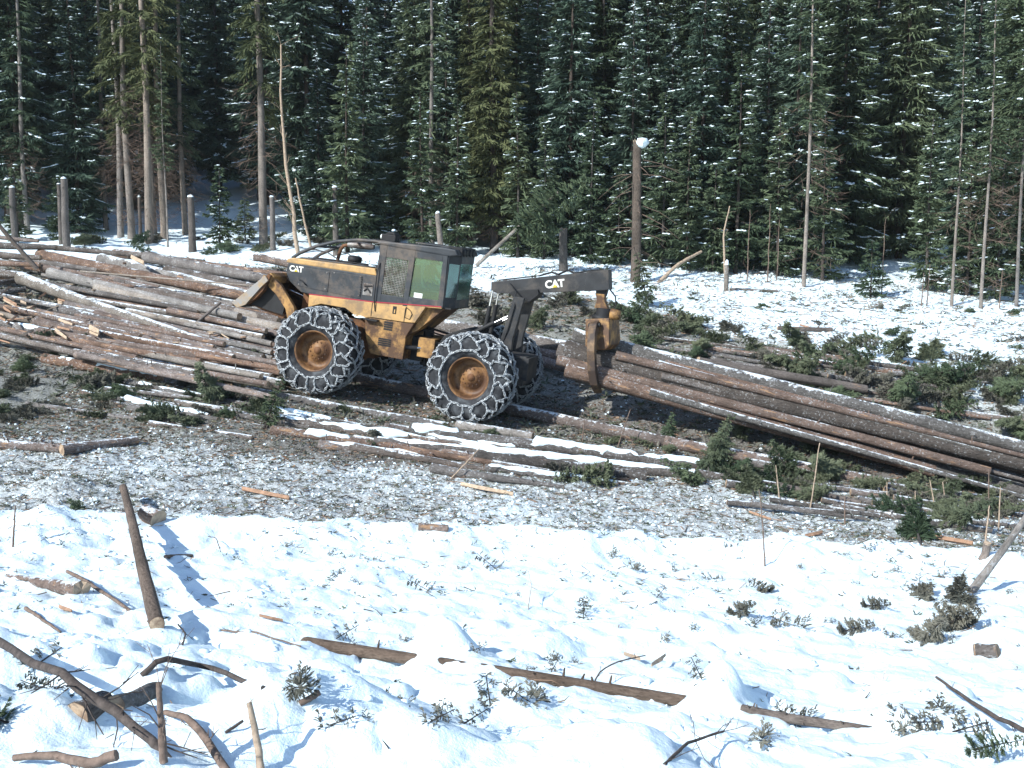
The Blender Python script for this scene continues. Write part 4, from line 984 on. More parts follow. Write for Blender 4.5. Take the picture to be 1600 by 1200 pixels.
for s in (1, -1):
    o = [(.38, 1.56), (.54, 1.50), (.68, 1.28), (.76, .92), (.74, .5), (.62, .18), (.36, -.02), (.31, .04), (.50, .26), (.60, .52), (.61, .92), (.53, 1.22), (.36, 1.36)]
    uu = 0.03 * s
    v = [(uu - 0.085, s * y, z) for y, z in o] + [(uu + 0.085, s * y, z) for y, z in o]; n = len(o)
    f = [tuple(range(n)), tuple(range(2 * n - 1, n - 1, -1))] + [(i, i + n, (i + 1) % n + n, (i + 1) % n) for i in range(n)]
    b = MB(); b.add(v, f); ti = part('grapple_tine', b, 'tine' if 'tine' in M else 'yellow_worn', gb, 0.012)
    b = MB(); b.box(uu - 0.05, uu + 0.05, min(s * .50, s * .60), max(s * .50, s * .60) + 0.0, 1.25, 1.47)
    b = MB(); b.tube([(uu - 0.13, s * 0.44, 1.46), (uu + 0.13, s * 0.44, 1.46)], 0.05, 12); part('pin', b, 'dark', gb, 0)

def lettering(c, u_dir, size, w, parent, name='lettering'):
    """white capitals with a yellow wedge under the middle one, lying on a side panel"""
    cu = bpy.data.curves.new('txt', 'FONT'); cu.body = 'CAT'; cu.size = size * 1.38; cu.align_x = 'CENTER'; cu.offset = size * 0.05; cu.extrude = 0.003; cu.space_character = 0.92
    t = bpy.data.objects.new('txt', cu); COL.objects.link(t); bpy.context.view_layer.update()
    me = bpy.data.meshes.new_from_object(t.evaluated_get(bpy.context.evaluated_depsgraph_get()))
    bpy.data.objects.remove(t); me.materials.clear(); me.materials.append(M['white']); me.name = name
    o = link(name, me, parent); cs, sn = math.cos(u_dir), math.sin(u_dir)
    o.matrix_local = Matrix(((-cs, -sn, 0, c[0]), (0, 0, 1, w), (-sn, cs, 0, c[1]), (0, 0, 0, 1)))
    me2 = bpy.data.meshes.new('lettering_wedge'); k = size
    me2.from_pydata([(-.36 * k, -0.02 * k, 0.006), (.30 * k, -0.02 * k, 0.006), (-.02 * k, .42 * k, 0.006)], [], [(0, 1, 2)]); me2.materials.append(M['lettering_yellow'])
    link('lettering_wedge', me2, o)
sl_ = math.atan2(0.525, 2.12)
lettering((-1.31, 2.115), -sl_, 0.165, 0.197, bm_)
lettering((4.60, 1.615), -0.02, 0.13, 0.704, SK)

# the operator, turned round to watch the load --------------------------------
def person():
    J = {'pel': (1.66, 0.0, 1.90), 'bel': (1.68, 0.0, 2.02), 'che': (1.66, 0.0, 2.20), 'nec': (1.60, 0.0, 2.36), 'hea': (1.56, 0.02, 2.44), 'top': (1.55, 0.03, 2.49),
         'ls': (1.66, 0.18, 2.30), 'le': (1.52, 0.26, 2.06), 'lh': (1.33, 0.22, 1.96), 'rs': (1.64, -0.18, 2.30), 're': (1.48, -0.28, 2.06), 'rh': (1.30, -0.34, 1.98),
         'lk': (1.26, 0.14, 1.84), 'la': (1.24, 0.15, 1.45), 'lt': (1.12, 0.16, 1.40), 'rk': (1.26, -0.14, 1.84), 'ra': (1.24, -0.15, 1.45), 'rt': (1.12, -0.16, 1.40), 'lp': (1.62, 0.1, 1.87), 'rp': (1.62, -0.1, 1.87)}
    rad = dict(pel=.13, bel=.13, che=.145, nec=.05, hea=.085, top=.07, ls=.062, le=.045, lh=.036, rs=.062, re=.045, rh=.036, lk=.062, la=.045, lt=.04, rk=.062, ra=.045, rt=.04, lp=.085, rp=.085)
    ks = list(J); E_ = [('pel', 'bel'), ('bel', 'che'), ('che', 'nec'), ('nec', 'hea'), ('hea', 'top'), ('che', 'ls'), ('ls', 'le'), ('le', 'lh'), ('che', 'rs'), ('rs', 're'), ('re', 'rh'), ('pel', 'lp'), ('lp', 'lk'), ('lk', 'la'), ('la', 'lt'), ('pel', 'rp'), ('rp', 'rk'), ('rk', 'ra'), ('ra', 'rt')]
    me = bpy.data.meshes.new('person'); me.from_pydata([J[k] for k in ks], [(ks.index(a), ks.index(b)) for a, b in E_], [])
    o = bpy.data.objects.new('person', me); COL.objects.link(o)
    sk = o.modifiers.new('skin', 'SKIN')
    for k, d in zip(ks, me.skin_vertices[0].data): d.radius = (rad[k], rad[k])
    me.skin_vertices[0].data[0].use_root = True
    ss = o.modifiers.new('sub', 'SUBSURF'); ss.levels = 1; ss.render_levels = 2
    bpy.context.view_layer.update()
    m2 = bpy.data.meshes.new_from_object(o.evaluated_get(bpy.context.evaluated_depsgraph_get())); o.modifiers.clear(); o.data = m2
    m2.materials.clear()
    for k in ('hivis', 'trousers', 'skin'): m2.materials.append(M[k])
    for p in m2.polygons:
        c = p.center; p.use_smooth = True
        p.material_index = 2 if c.z > 2.375 or (c.x < 1.36 and c.z > 1.92 and abs(c.y) > 0.17) else (1 if c.z < 1.97 and not (abs(c.y) > 0.19) else 0)
    o.matrix_world = MW @ Matrix.Translation((0, 0, -0.17))
    hm = MB(); hm.lathe([(0.115, 2.455), (0.118, 2.49), (0.09, 2.535), (0.0, 2.55)], 18, 'z', (1.56, 0.02, -0.065)); hm.prism([(1.46, 2.39), (1.38, 2.385), (1.38, 2.395), (1.46, 2.405)], -0.06, 0.1)
    hm.build('helmet', M['helmet'], o)
    tag(o, 'operator in a yellow-green jacket seated in the skidder cab, turned to the rear', 'person')
person()
# ------------------------------------------------------------------ logs
def log(p0, p1, r0, r1, label, group=None, mat='bark_grey', snow=0.0, snow_w=0.8, bow=0.0, name='log', cat='log', ends=('cut_wood', 'cut_wood'), stubs=0, seed=None, side=14, ragged=0.0):
    """a felled stem from p0 to p1 in its own frame (x along the stem): bark, sawn ends, snow strip, branch stubs"""
    p0, p1 = Vector(p0), Vector(p1); ax = (p1 - p0); Ln = ax.length; ax.normalize()
    z = Vector((0, 0, 1)); y = z.cross(ax)
    if y.length < 1e-3: y = Vector((0, 1, 0))
    y.normalize(); z = ax.cross(y)
    root = empty(name, Matrix(((ax.x, y.x, z.x, p0.x), (ax.y, y.y, z.y, p0.y), (ax.z, y.z, z.z, p0.z), (0, 0, 0, 1))))
    tag(root, label, cat, group)
    sd = R.randrange(10 ** 6) if seed is None else seed; rr = random.Random(sd)
    n = max(6, min(40, int(Ln / 0.28))); ph = rr.uniform(0, 6)
    cen = lambda s: (bow * math.sin(math.pi * s) + 0.05 * r0 * math.sin(7 * s + ph), 0.15 * r0 * math.sin(5 * s + ph * 2))
    rad = lambda s: (r0 + (r1 - r0) * s)
    lob = [rr.uniform(-0.05, 0.05) for _ in range(side)]
    V = []
    for i in range(n + 1):
        s = i / n; cz, cy = cen(s); r_ = rad(s) * (1.0 + (0.10 * (1 - s * n / 2) if s * n < 2 else 0))
        for j in range(side):
            a = 2 * math.pi * j / side; q = r_ * (1 + lob[j] + rr.uniform(-0.05, 0.05))
            e = 0.0
            if i in (0, n) and ragged: e = rr.uniform(-ragged, ragged)
            V.append((s * Ln + e, cy + q * math.cos(a), cz + q * math.sin(a)))
    Fc = [(i * side + j, i * side + (j + 1) % side, (i + 1) * side + (j + 1) % side, (i + 1) * side + j) for i in range(n) for j in range(side)]
    mb = MB(); mb.add(V, Fc, True)
    for k in range(stubs):
        s = rr.uniform(0.05, 0.95); cz, cy = cen(s); a = rr.uniform(-0.3, 3.4); r_ = rad(s); l = rr.uniform(0.05, 0.16)
        b0 = Vector((s * Ln, cy + r_ * 0.9 * math.cos(a), cz + r_ * 0.9 * math.sin(a))); d = Vector((rr.uniform(-.3, .3), math.cos(a), math.sin(a)))
        mb.tube([b0, b0 + d * l * min(1, r0 * 9)], [min(.016, r0 * .2), min(.010, r0 * .12)], 5)
    if 0 < snow < 0.05:
        snow = 0.0; mat = mat + '_d' if mat + '_d' in M else mat
    mb.build('bark', M[mat], root)
    for e, i in ((0, 0), (1, n)):
        if ends[e] is None: continue
        ring = V[i * side:(i + 1) * side]; cz, cy = cen(i / n); sgn = -1 if e == 0 else 1
        c = (i / n * Ln + sgn * 0.006, cy, cz); m2 = MB()
        v = [c] + [(q[0] + sgn * 0.003, cy + (q[1] - cy) * 0.965, cz + (q[2] - cz) * 0.965) for q in ring]
        v += [(c[0] - sgn * 0.02 , cy + (q[1] - cy) * 0.99, cz + (q[2] - cz) * 0.99) for q in ring]
        f = [(0, 1 + (j + 1) % side, 1 + j) if e == 0 else (0, 1 + j, 1 + (j + 1) % side) for j in range(side)]
        f += [(1 + j, 1 + (j + 1) % side, 1 + side + (j + 1) % side, 1 + side + j) for j in range(side)]
        m2.add(v, f); m2.build('cut_end', M[ends[e]], root)
    if snow > 0:
        ns = max(10, int(Ln / 0.09)); W = 8; V2 = []; x0 = sd % 997
        S = np.linspace(0.01, 0.99, ns + 1)
        nz = fbm(S * Ln * 1.1 + x0, S * 0, 3, 3); n2 = fbm(S * Ln * 5.0 + x0, S * 0 + 5, 4, 3); nl = fbm(S * Ln * 7.0 + x0, S * 0 + 15, 4, 2); nr_ = fbm(S * Ln * 7.0 + x0, S * 0 + 25, 4, 2); gap = fbm(S * Ln * 0.6 + x0, S * 0 + 9, 6, 2)
        tilt = math.atan2(0, 1)
        for i, s in enumerate(S):
            cz, cy = cen(s); r_ = rad(s); half = snow_w * ((0.62 + 0.5 * nz[i] + 0.3 * n2[i]) if snow < 0.05 else (0.85 + 0.3 * nz[i] + 0.15 * n2[i])); th = snow * (0.45 + 0.6 * nz[i] + 0.45 * n2[i])
            if gap[i] < (-0.12 if snow < 0.05 else -0.45): th = -0.05
            edge = min(1, min(s, 1 - s) * Ln / 0.1)
            for j in range(W + 1):
                u = j / W * 2 - 1; a = math.pi / 2 + 0.12 * nz[i] + u * max(0.12, half * (1 + 0.7 * (nl[i] if u > 0 else nr_[i]))); prof = (1 - abs(u) ** 3.5)
                q = r_ * 0.985 + th * prof * edge + rr.uniform(-0.006, 0.006)
                V2.append((s * Ln, cy + q * math.cos(a), cz + q * math.sin(a)))
        F2 = [(i * (W + 1) + j, (i + 1) * (W + 1) + j, (i + 1) * (W + 1) + j + 1, i * (W + 1) + j + 1) for i in range(ns) for j in range(W)]
        tag(link('snow', np_mesh('snow', V2, F2, M['snow'], smooth=True), root), kind='stuff')
    return root

def settle(o_args, sink=0.01):
    """lower a stem until it lies on the land on average"""
    p0, p1 = Vector(o_args[0]), Vector(o_args[1]); t = np.linspace(0.02, 0.98, 40)
    x = p0.x + (p1.x - p0.x) * t; y = p0.y + (p1.y - p0.y) * t; z = p0.z + (p1.z - p0.z) * t
    df = float(np.percentile(z - height(x, y), 45)) - sink; return p0 - Vector((0, 0, df)), p1 - Vector((0, 0, df))
def glog(x0, y0, x1, y1, r0, r1, label, l0=None, l1=None, **k):
    """log lying on the land; lifts are the heights of its axis above it"""
    return log(G(x0, y0, r0 * 0.75 if l0 is None else l0), G(x1, y1, r1 * 0.75 if l1 is None else l1), r0, r1, label, **k)

# the load held by the grapple ------------------------------------------------
def lp(px, py, w):
    u, v = loc(px, py, w); return mworld(u, w, v)
GL = 'logs dragged by the grapple'
def load(u0, u1, w, v0, sl, r0, r1, lab, w1=0.0, **k): log(mworld(u0, w, v0 + sl * (u0 + 2.46)), mworld(u1, w + w1, v0 + sl * (u1 + 2.46)), r0, r1, lab, group=GL, **k)
load(-1.70, -14.0, 0.08, 0.71, .0745, 0.24, 0.15, 'thickest dark log on top of the load held by the grapple', mat='bark_dark', stubs=8)
load(-1.75, -13.5, -0.38, 1.00, .0787, 0.19, 0.12, 'frosted grey log behind the thickest one in the grapple load', mat='bark_frost', stubs=6)
load(-1.62, -10.6, 0.30, 0.50, .0838, 0.105, 0.085, 'thin upper log on the near side of the grapple load', mat='bark_red', stubs=8)
load(-1.85, -9.6, 0.34, 0.32, .1000, 0.155, 0.12, 'lowest near-side reddish log of the grapple load with scraped bark', mat='bark_red', stubs=8)
load(-1.50, -12.0, -0.20, 0.64, .0790, 0.16, 0.12, 'log with a pale sawn butt sticking out left of the grapple load', mat='bark_grey')
load(-2.05, -11.5, 0.02, 0.24, .0850, 0.15, 0.11, 'hidden dark log in the bottom middle of the grapple load', mat='bark_dark')
load(-1.95, -13.0, -0.40, 0.58, .0800, 0.15, 0.11, 'far-side slim log low in the grapple load', mat='bark_grey')
rl = random.Random(14)
for k in range(15):
    w_ = rl.uniform(-.5, .5); u0 = rl.uniform(-2.7, -4.6); top = 0.95 if abs(w_) < .3 else 0.72
    load(u0, rl.uniform(-10.5, -14), w_, rl.uniform(.30, .5) if k % 2 else top + rl.uniform(-.05, .06), rl.uniform(.078, .10), rl.uniform(.055, .095), rl.uniform(.025, .04), 'slender pole bundled into the load behind the grapple, one of many', w1=rl.uniform(-.5, .5), mat=rl.choice(['bark_red', 'bark_red', 'bark_grey', 'bark_frost']), stubs=6)
def gload(x0, y0, w, x1, y1, lift, r0, r1, lab, **k): log(lp(x0, y0, w), G(x1, y1, lift), r0, r1, lab, group=GL, **k)
gload(1090, 566, -0.75, 1352, 608, 0.22, 0.115, 0.10, 'clean reddish-brown log lying just behind the grapple load', mat='bark_clean')
# ground logs by the machine and in the near band --------------------------------
BG = 'logs lying in the slash before the skidder'
glog(560, 592, 1052, 692, 0.15, 0.13, 'long log with thin snow line, lying between the rear wheel and camera', group=BG, mat='bark_red', snow=0.025, snow_w=0.7)
glog(1040, 690, 1425, 762, 0.13, 0.10, 'log below the grapple load, continuing right of the long snow-lined log', group=BG, mat='bark_red', snow=0.02, snow_w=0.6)
glog(640, 672, 1096, 728, 0.12, 0.11, 'log buried under the brightest thick white snow ridge below rear wheel', group=BG, mat='bark_dark', snow=0.09, snow_w=1.15)
glog(585, 690, 1090, 742, 0.10, 0.09, 'log with patchy snow directly below the brightest snow ridge', group=BG, mat='bark_dark', snow=0.06, snow_w=1.0)
glog(742, 712, 1010, 744, 0.11, 0.10, 'bare grey log at the lower edge of the snow ridges', group=BG, mat='bark_dark', snow=0.0)
glog(385, 612, 700, 668, 0.12, 0.10, 'brown log running from under the front wheel towards the rear wheel', group=BG, mat='bark_grey', snow=0.02, snow_w=0.5)
glog(430, 655, 640, 686, 0.10, 0.08, 'snow-covered log below the brown one, left of the rear wheel', group=BG, mat='bark_grey', snow=0.08, snow_w=1.1)
glog(425, 672, 628, 700, 0.09, 0.07, 'low snow-buried pole at the upper rim of the churned soil', group=BG, mat='bark_red', snow=0.07, snow_w=1.1)
glog(450, 660, 640, 692, 0.035, 0.025, 'thin reddish pole between two snow-covered logs', group=BG, mat='bark_red')
glog(714, 664, 832, 682, 0.10, 0.09, 'short pale grey birch log below the rear wheel', group=BG, mat='bark_pale', snow=0.02, snow_w=0.7)
glog(256, 543, 438, 577, 0.13, 0.11, 'snow-topped log left of the front wheel', group=BG, mat='bark_grey', snow=0.06, snow_w=1.0)
glog(70, 560, 250, 592, 0.13, 0.10, 'snow-topped log at left with a pale sawn patch', group=BG, mat='bark_red', snow=0.06, snow_w=1.0)
glog(165, 607, 300, 622, 0.05, 0.04, 'upper of three snowy poles left of the green bough', group=BG, mat='bark_grey', snow=0.03, snow_w=1.0)
glog(168, 614, 282, 634, 0.05, 0.04, 'middle of three snowy poles left of the green bough', group=BG, mat='bark_grey', snow=0.03, snow_w=1.0)
glog(172, 622, 312, 650, 0.08, 0.06, 'lowest of three snowy poles left of the green bough', group=BG, mat='bark_grey', snow=0.07, snow_w=1.1)
glog(300, 575, 440, 604, 0.10, 0.09, 'log patched with snow just below the front wheel, far left end', group=BG, mat='bark_grey', snow=0.05, snow_w=0.9)
glog(96, 703, 214, 688, 0.10, 0.08, 'short snow-rimmed log lying level at the left, above the snow bank', group=BG, mat='bark_red', snow=0.02, snow_w=0.5, stubs=4)
glog(-20, 692, 100, 702, 0.10, 0.07, 'rotten reddish log with broken stubs at the left frame edge', group=BG, mat='bark_red', snow=0.02, stubs=9, ends=('wood', 'wood'), ragged=0.06)
glog(1212, 762, 1345, 788, 0.10, 0.08, 'brown log end below the grapple load, above the frosty bank', group=BG, mat='bark_clean')
glog(1170, 722, 1410, 762, 0.08, 0.07, 'slim log half covered by boughs below the grapple load', group=BG, mat='bark_grey', snow=0.03)
glog(1465, 786, 1640, 812, 0.05, 0.05, 'slim snow-lined pole among boughs near the right edge', group=BG, mat='bark_grey', snow=0.03)
glog(1380, 762, 1640, 792, 0.10, 0.08, 'dark log under the boughs at the lower right of the load', group=BG, mat='bark_dark', snow=0.02)
glog(640, 500, 900, 545, 0.20, 0.17, 'thick grey log behind the skidder rear wheels', group=BG, mat='bark_grey', snow=0.015, l0=0.3, l1=0.3)
glog(660, 520, 905, 562, 0.15, 0.14, 'reddish log behind the far rear wheel', group=BG, mat='bark_red', l0=0.2, l1=0.2)
glog(830, 560, 905, 580, 0.13, 0.12, 'short log end showing between far wheel and load', group=BG, mat='bark_red', l0=0.2, l1=0.2)
# behind the load, right --------------------------------------------------------
RG = 'logs scattered behind the load on the right'
glog(1190, 545, 1360, 566, 0.08, 0.07, 'dark log in the bough row behind the load, right of the grapple', group=RG, mat='bark_red')
glog(1210, 558, 1420, 585, 0.09, 0.08, 'brown log with pale streaks in the bough row behind the load', group=RG, mat='bark_red', snow=0.02)
glog(1300, 560, 1640, 606, 0.07, 0.06, 'long thin log at the edge of the open snow on the right', group=RG, mat='bark_grey', snow=0.02)
glog(1215, 513, 1300, 515, 0.06, 0.06, 'short bare log on open snow right of the grapple', group=RG, mat='bark_clean')
glog(1430, 575, 1640, 592, 0.045, 0.035, 'thin dark stem on the open snow near the right edge', group=RG, mat='bark_dark')
glog(1380, 680, 1640, 728, 0.09, 0.08, 'slim brown log along the far side of the load at the right edge', group=RG, mat='bark_red', l0=.2, l1=.2)
glog(1020, 497, 1085, 500, 0.05, 0.04, 'thin log piece on snow just right of the upright green bough', group=RG, mat='bark_red')
glog(1140, 452, 1215, 455, 0.05, 0.04, 'reddish thin log at the foot of the right-hand trees', group=RG, mat='bark_red')
glog(1500, 645, 1640, 662, 0.07, 0.06, 'snow-dusted log among slash at the right edge', group=RG, mat='bark_grey', snow=0.02)
# the pile on the left -----------------------------------------------------------
PG = 'logs in the pile on the left'
def plog(x0, y0, x1, y1, r0, r1, lab, h=0.25, h1=None, ext=2.0, **k):
    p0, p1 = G(x0, y0, h), G(x1, y1, h if h1 is None else h1); ext = min(ext, 0.3) if x1 > 380 and y1 > 492 else ext; e = (p1 - p0).normalized() * (ext if r0 > 0.08 and x0 > 0 else 0)
    log(p0, p1 + e, r0 * 0.84, r1 * (0.6 if ext > 1 else 1), lab, group=PG, **k)
plog(-30, 368, 60, 377, 0.10, 0.10, 'topmost thin reddish log at the far left of the pile', 0.9, mat='bark_red', snow=0)
plog(-40, 382, 88, 387, 0.17, 0.15, 'dark log second from top at the far left of the pile', 0.8, mat='bark_dark', snow=0)
plog(-30, 396, 64, 403, 0.15, 0.14, 'brown log third from top at the far left of the pile', 0.7, mat='bark_dark')
plog(-30, 410, 62, 414, 0.13, 0.12, 'log with pale stripped top, fourth down at far left', 0.6, mat='bark_red')
plog(-30, 424, 42, 431, 0.18, 0.17, 'thick grey snow-edged log at the left frame edge', 0.5, mat='bark_grey', snow=0.03)
plog(-30, 446, 32, 437, 0.12, 0.12, 'dark log below the snow-edged one at the left frame edge', 0.4, mat='bark_dark')
plog(-30, 462, 40, 452, 0.14, 0.13, 'blackish shaded log above the splintered wood at far left', 0.3, mat='bark_dark')
plog(62, 398, 330, 452, 0.23, 0.20, 'big log with an orange-edged sawn butt, upper left of the pile', 0.55, mat='bark_red', snow=0)
plog(160, 405, 420, 470, 0.24, 0.22, 'broad grey-frosted log along the back of the pile', 0.45, mat='bark_frost')
plog(85, 387, 250, 402, 0.12, 0.12, 'dark log along the top rear edge of the pile', 0.5, mat='bark_dark', snow=0)
plog(180, 396, 400, 424, 0.20, 0.18, 'broad brown log at the top right rear of the pile', 0.45, mat='bark_red')
plog(230, 402, 470, 446, 0.24, 0.22, 'wide grey-brown log in front of the top rear log', 0.45, mat='bark_grey')
plog(260, 424, 480, 466, 0.22, 0.20, 'grey-brown log right of the pile centre, behind the blade', 0.40, mat='bark_grey')
plog(400, 402, 520, 425, 0.17, 0.16, 'log with splintered orange end sticking out behind the hood', 0.55, ext=0.5, mat='bark_red', snow=0.03, ends=('wood_orange', None), ragged=0.05)
plog(78, 427, 300, 478, 0.20, 0.17, 'mossy grey log in the middle of the pile with a torn branch knot', 0.55, mat='bark_pale', stubs=5)
plog(65, 417, 180, 437, 0.13, 0.12, 'short brown bark-covered log below the big sawn butt', 0.5, mat='bark_red')
plog(32, 435, 250, 512, 0.23, 0.20, 'broad frost-whitened log slanting down through the left of the pile', 0.55, 0.35, mat='bark_frost', snow=0.035, snow_w=0.9)
plog(150, 450, 432, 512, 0.165, 0.15, 'clean grey log with a pale orange butt, front of the pile centre', 0.55, 0.4, mat='bark_pale')
plog(215, 452, 425, 500, 0.15, 0.14, 'brown log just behind the clean grey one, ending near the blade', 0.45, mat='bark_grey', snow=0)
plog(220, 434, 415, 470, 0.18, 0.17, 'frosted log under the long thin pale pole', 0.45, mat='bark_grey', snow=0)
plog(368, 488, 445, 506, 0.15, 0.15, 'birch-grey log end under the skidder blade', 0.35, ext=0, mat='bark_pale', snow=0)
plog(56, 503, 330, 565, 0.17, 0.15, 'log with a long pale stripped face, front left of the pile', 0.35, 0.2, mat='bark_red')
plog(25, 512, 215, 548, 0.16, 0.14, 'snow-streaked log along the front edge of the pile', 0.25, 0.15, mat='bark_grey', snow=0.05, snow_w=0.9)
plog(90, 484, 320, 538, 0.17, 0.15, 'dark brown log behind the one with the pale stripped face', 0.4, 0.3, mat='bark_dark', snow=0)
plog(150, 492, 440, 556, 0.16, 0.15, 'dark log with a thin snow line, lower right of the pile', 0.3, 0.2, mat='bark_red', snow=0)
plog(300, 540, 445, 562, 0.10, 0.09, 'slim log with pale top at the lower right corner of the pile', 0.2, mat='bark_red')
plog(5, 400, 100, 415, 0.14, 0.13, 'dark log behind the leaning pole at far left', 0.35, mat='bark_dark')
plog(126, 424, 402, 447, 0.035, 0.03, 'long thin pale pole lying across the pile', 0.95, mat='bark_pale')
plog(255, 470, 460, 520, 0.16, 0.14, 'scraped reddish log in front of the clean grey one', 0.25, mat='bark_red')
plog(200, 508, 380, 540, 0.15, 0.14, 'dark low log below the diagonal stick', 0.2, mat='bark_dark')
plog(180, 470, 330, 503, 0.15, 0.14, 'rust-brown scraped log right of the frost-whitened one', 0.3, mat='bark_red', snow=0)
# leaning poles over the pile
P0 = G(58, 421, 0.7); log(P0, at(-12, 340, P0.y - 0.4), 0.075, 0.06, 'smooth grey-brown pole leaning over the far left of the pile', mat='bark_clean', name='pole', cat='pole')
P0 = G(281, 527, 0.1); log(P0, at(345, 472, P0.y + 0.5), 0.04, 0.035, 'straight bare stick propped diagonally at the front of the pile', mat='bark_clean', name='pole', cat='pole')
rf = random.Random(31)
for k in range(105):
    x = rf.uniform(-40, 330); y = rf.uniform(405, 545) + max(x, 0) * 0.08; ln = rf.uniform(130, 260); sl = rf.uniform(0.16, 0.24)
    if x + ln > 430 and y + ln * sl > 495: ln = max(60, 425 - x)
    zone = 'upper' if y < 450 + 0.1 * x else 'lower'
    plog(x, y, x + ln, y + ln * sl, rf.uniform(.06, .115), rf.uniform(.05, .08), 'partly hidden slim log packed in the %s %s of the left pile' % (zone, 'left part' if x < 80 else 'middle' if x < 200 else 'right part'), rf.uniform(.1, .5), mat=rf.choice(['bark_red', 'bark_red', 'bark_red', 'bark_grey', 'bark_pale', 'bark_frost']), snow=rf.choice([0, 0, 0, .03]), snow_w=.7, ext=1.0, stubs=3)
for k in range(30):
    x = rf.uniform(-20, 900); y0 = 565 + x * 0.165; y = y0 + rf.uniform(0, 62); ln = rf.uniform(110, 260); sl = rf.uniform(.11, .19)
    glog(x, y, x + ln, y + ln * sl, rf.uniform(.05, .10), rf.uniform(.03, .06), 'thin stem half sunk in the slash strip %s' % ('below the log pile' if x < 300 else 'below the front wheel' if x < 560 else 'below the rear wheel' if x < 760 else 'below the grapple'), group='thin stems in the slash strip', mat=rf.choice(['bark_red', 'bark_grey', 'bark_dark', 'bark_pale']), snow=rf.choice([.02, .04, .06, 0]), snow_w=.9, l0=.03, l1=.02, stubs=3)
for k in range(16):
    x = rf.uniform(1000, 1450); y = 500 + (x - 1000) * .17 + rf.uniform(0, 70); ln = rf.uniform(100, 240); sl = rf.uniform(.10, .2)
    glog(x, y, x + ln, y + ln * sl, rf.uniform(.04, .08), rf.uniform(.02, .04), 'thin stem among the boughs behind the dragged load', group='thin stems behind the dragged load', mat=rf.choice(['bark_red', 'bark_grey', 'bark_dark']), snow=rf.choice([.02, 0, 0]), l0=.12, l1=.08, stubs=5)
for k in range(16):
    x = rf.uniform(1080, 1480); y = 735 + (x - 1080) * .09 + rf.uniform(0, 50); ln = rf.uniform(90, 220); sl = rf.uniform(.08, .16)
    glog(x, y, x + ln, y + ln * sl, rf.uniform(.04, .08), rf.uniform(.02, .04), 'thin stem among the boughs in front of the dragged load', group='thin stems in front of the dragged load', mat=rf.choice(['bark_red', 'bark_grey', 'bark_dark']), snow=rf.choice([.03, .02, 0]), l0=.08, l1=.06, stubs=5)

# ------------------------------------------------------------------ foreground stems on the snow
FG = 'bare stems lying on the near snow'
p0 = G(193, 780, 0.10); p1 = G(247, 975, 0.03)
log(p0 + Vector((0, 0, 0.18)), p1, 0.052, 0.062, 'smooth brown log leaning down the snow bank at left', FG, 'bark_clean', stubs=3)
log(G(247, 812, 0.05), G(225, 800, 0.10), 0.125, 0.12, 'short log stub with pale sawn face in the snow bank', None, 'bark_red', snow=0.02, name='log_stub', cat='log stub', ends=('wood', None))
log(G(128, 922, 0.03), G(10, 900, 0.0), 0.085, 0.02, 'broken pointed log half buried in snow at the left', FG, 'bark_red', snow=0.02, ragged=0.04, ends=('wood', None))
log(*settle((G(478, 996, 0.03), G(1075, 1086, 0.0)), 0.02), 0.052, 0.042, 'long pale-brown stem across the middle snow, partly buried, broken left tip', FG, 'bark_clean', stubs=10, ends=('wood', None), ragged=0.02)
log(*settle((G(1160, 1102, 0.01), G(1372, 1136, 0.0)), 0.015), 0.034, 0.026, 'thin bare stem right of the long partly buried one', FG, 'bark_clean', stubs=6)
log(G(655, 824, 0.03), G(700, 826, 0.02), 0.055, 0.05, 'short reddish log piece at the edge of the middle snow bank', FG, 'bark_red')
log(G(180, 1103, 0.02), G(243, 1078, 0.03), 0.05, 0.05, 'grey weathered log poking from a snow mound, lower left', FG, 'bark_pale')
log(G(118, 1120, -0.02), G(165, 1095, 0.0), 0.07, 0.06, 'dark rotten stub under the big slanting dead stick', FG, 'bark_dark')
log(G(1525, 1020, 0.0), G(1560, 1018, 0.03), 0.07, 0.07, 'square-ended dark chunk in the snow near right edge', FG, 'bark_dark', name='log_stub', cat='log stub')
log(G(1536, 875, -0.05), G(1536, 875, 0) + Vector((0.05, 0.0, 0.22)), 0.05, 0.045, 'small sawn stump with snow cap near the right edge', None, 'bark_clean', name='stump', cat='stump', ends=(None, 'wood'))
p0 = G(1518, 926, 0.0); log(p0, at(1612, 795, p0.y + 0.5), 0.045, 0.032, 'pale leaning pole rising out of the frame at the right edge', None, 'bark_pale', name='pole', cat='pole')

# ------------------------------------------------------------------ tall cut stumps and snags at the treeline
def stub(px, D, hpx, r0, label, lean=(0, 0), cap=0.10, mat='trunk', name='stump', cat='stump', ragged=0.0, dead=0):
    r0 = r0 * 0.78; b = sit(px, D); h = hpx / (F / D); t = b + Vector((lean[0] * h, lean[1] * h, h))
    o = log(b - Vector((0, 0, 0.2)), t, r0 * 1.08, r0 * 0.88, label, 'tall cut stumps along the treeline', mat, name=name, cat=cat, ends=(None, 'wood'), ragged=ragged, stubs=3)
    if cap:
        r = np.random.default_rng(int(px)); V = DV * (1 + 0.1 * r.standard_normal((len(DV), 1))) * np.array([cap * 1.0, r0 * 0.95, r0 * 0.95])
        V = np.stack([DV[:, 2] * cap, DV[:, 0] * r0 * 0.95, DV[:, 1] * r0 * 0.95], 1) * (1 + 0.1 * r.standard_normal((len(DV), 1)))
        s = link('snow_cap', np_mesh('snow_cap', V, DF, M['snow'], smooth=True), o); s.location = (h + 0.2, 0, 0)
    return o
stub(24, 43.5, 85, .17, 'leftmost tall cut stump with flat snow cap beside spruce bush')
stub(97, 43.6, 92, .12, 'thinner rear stump of the close pair at left', cap=.06)
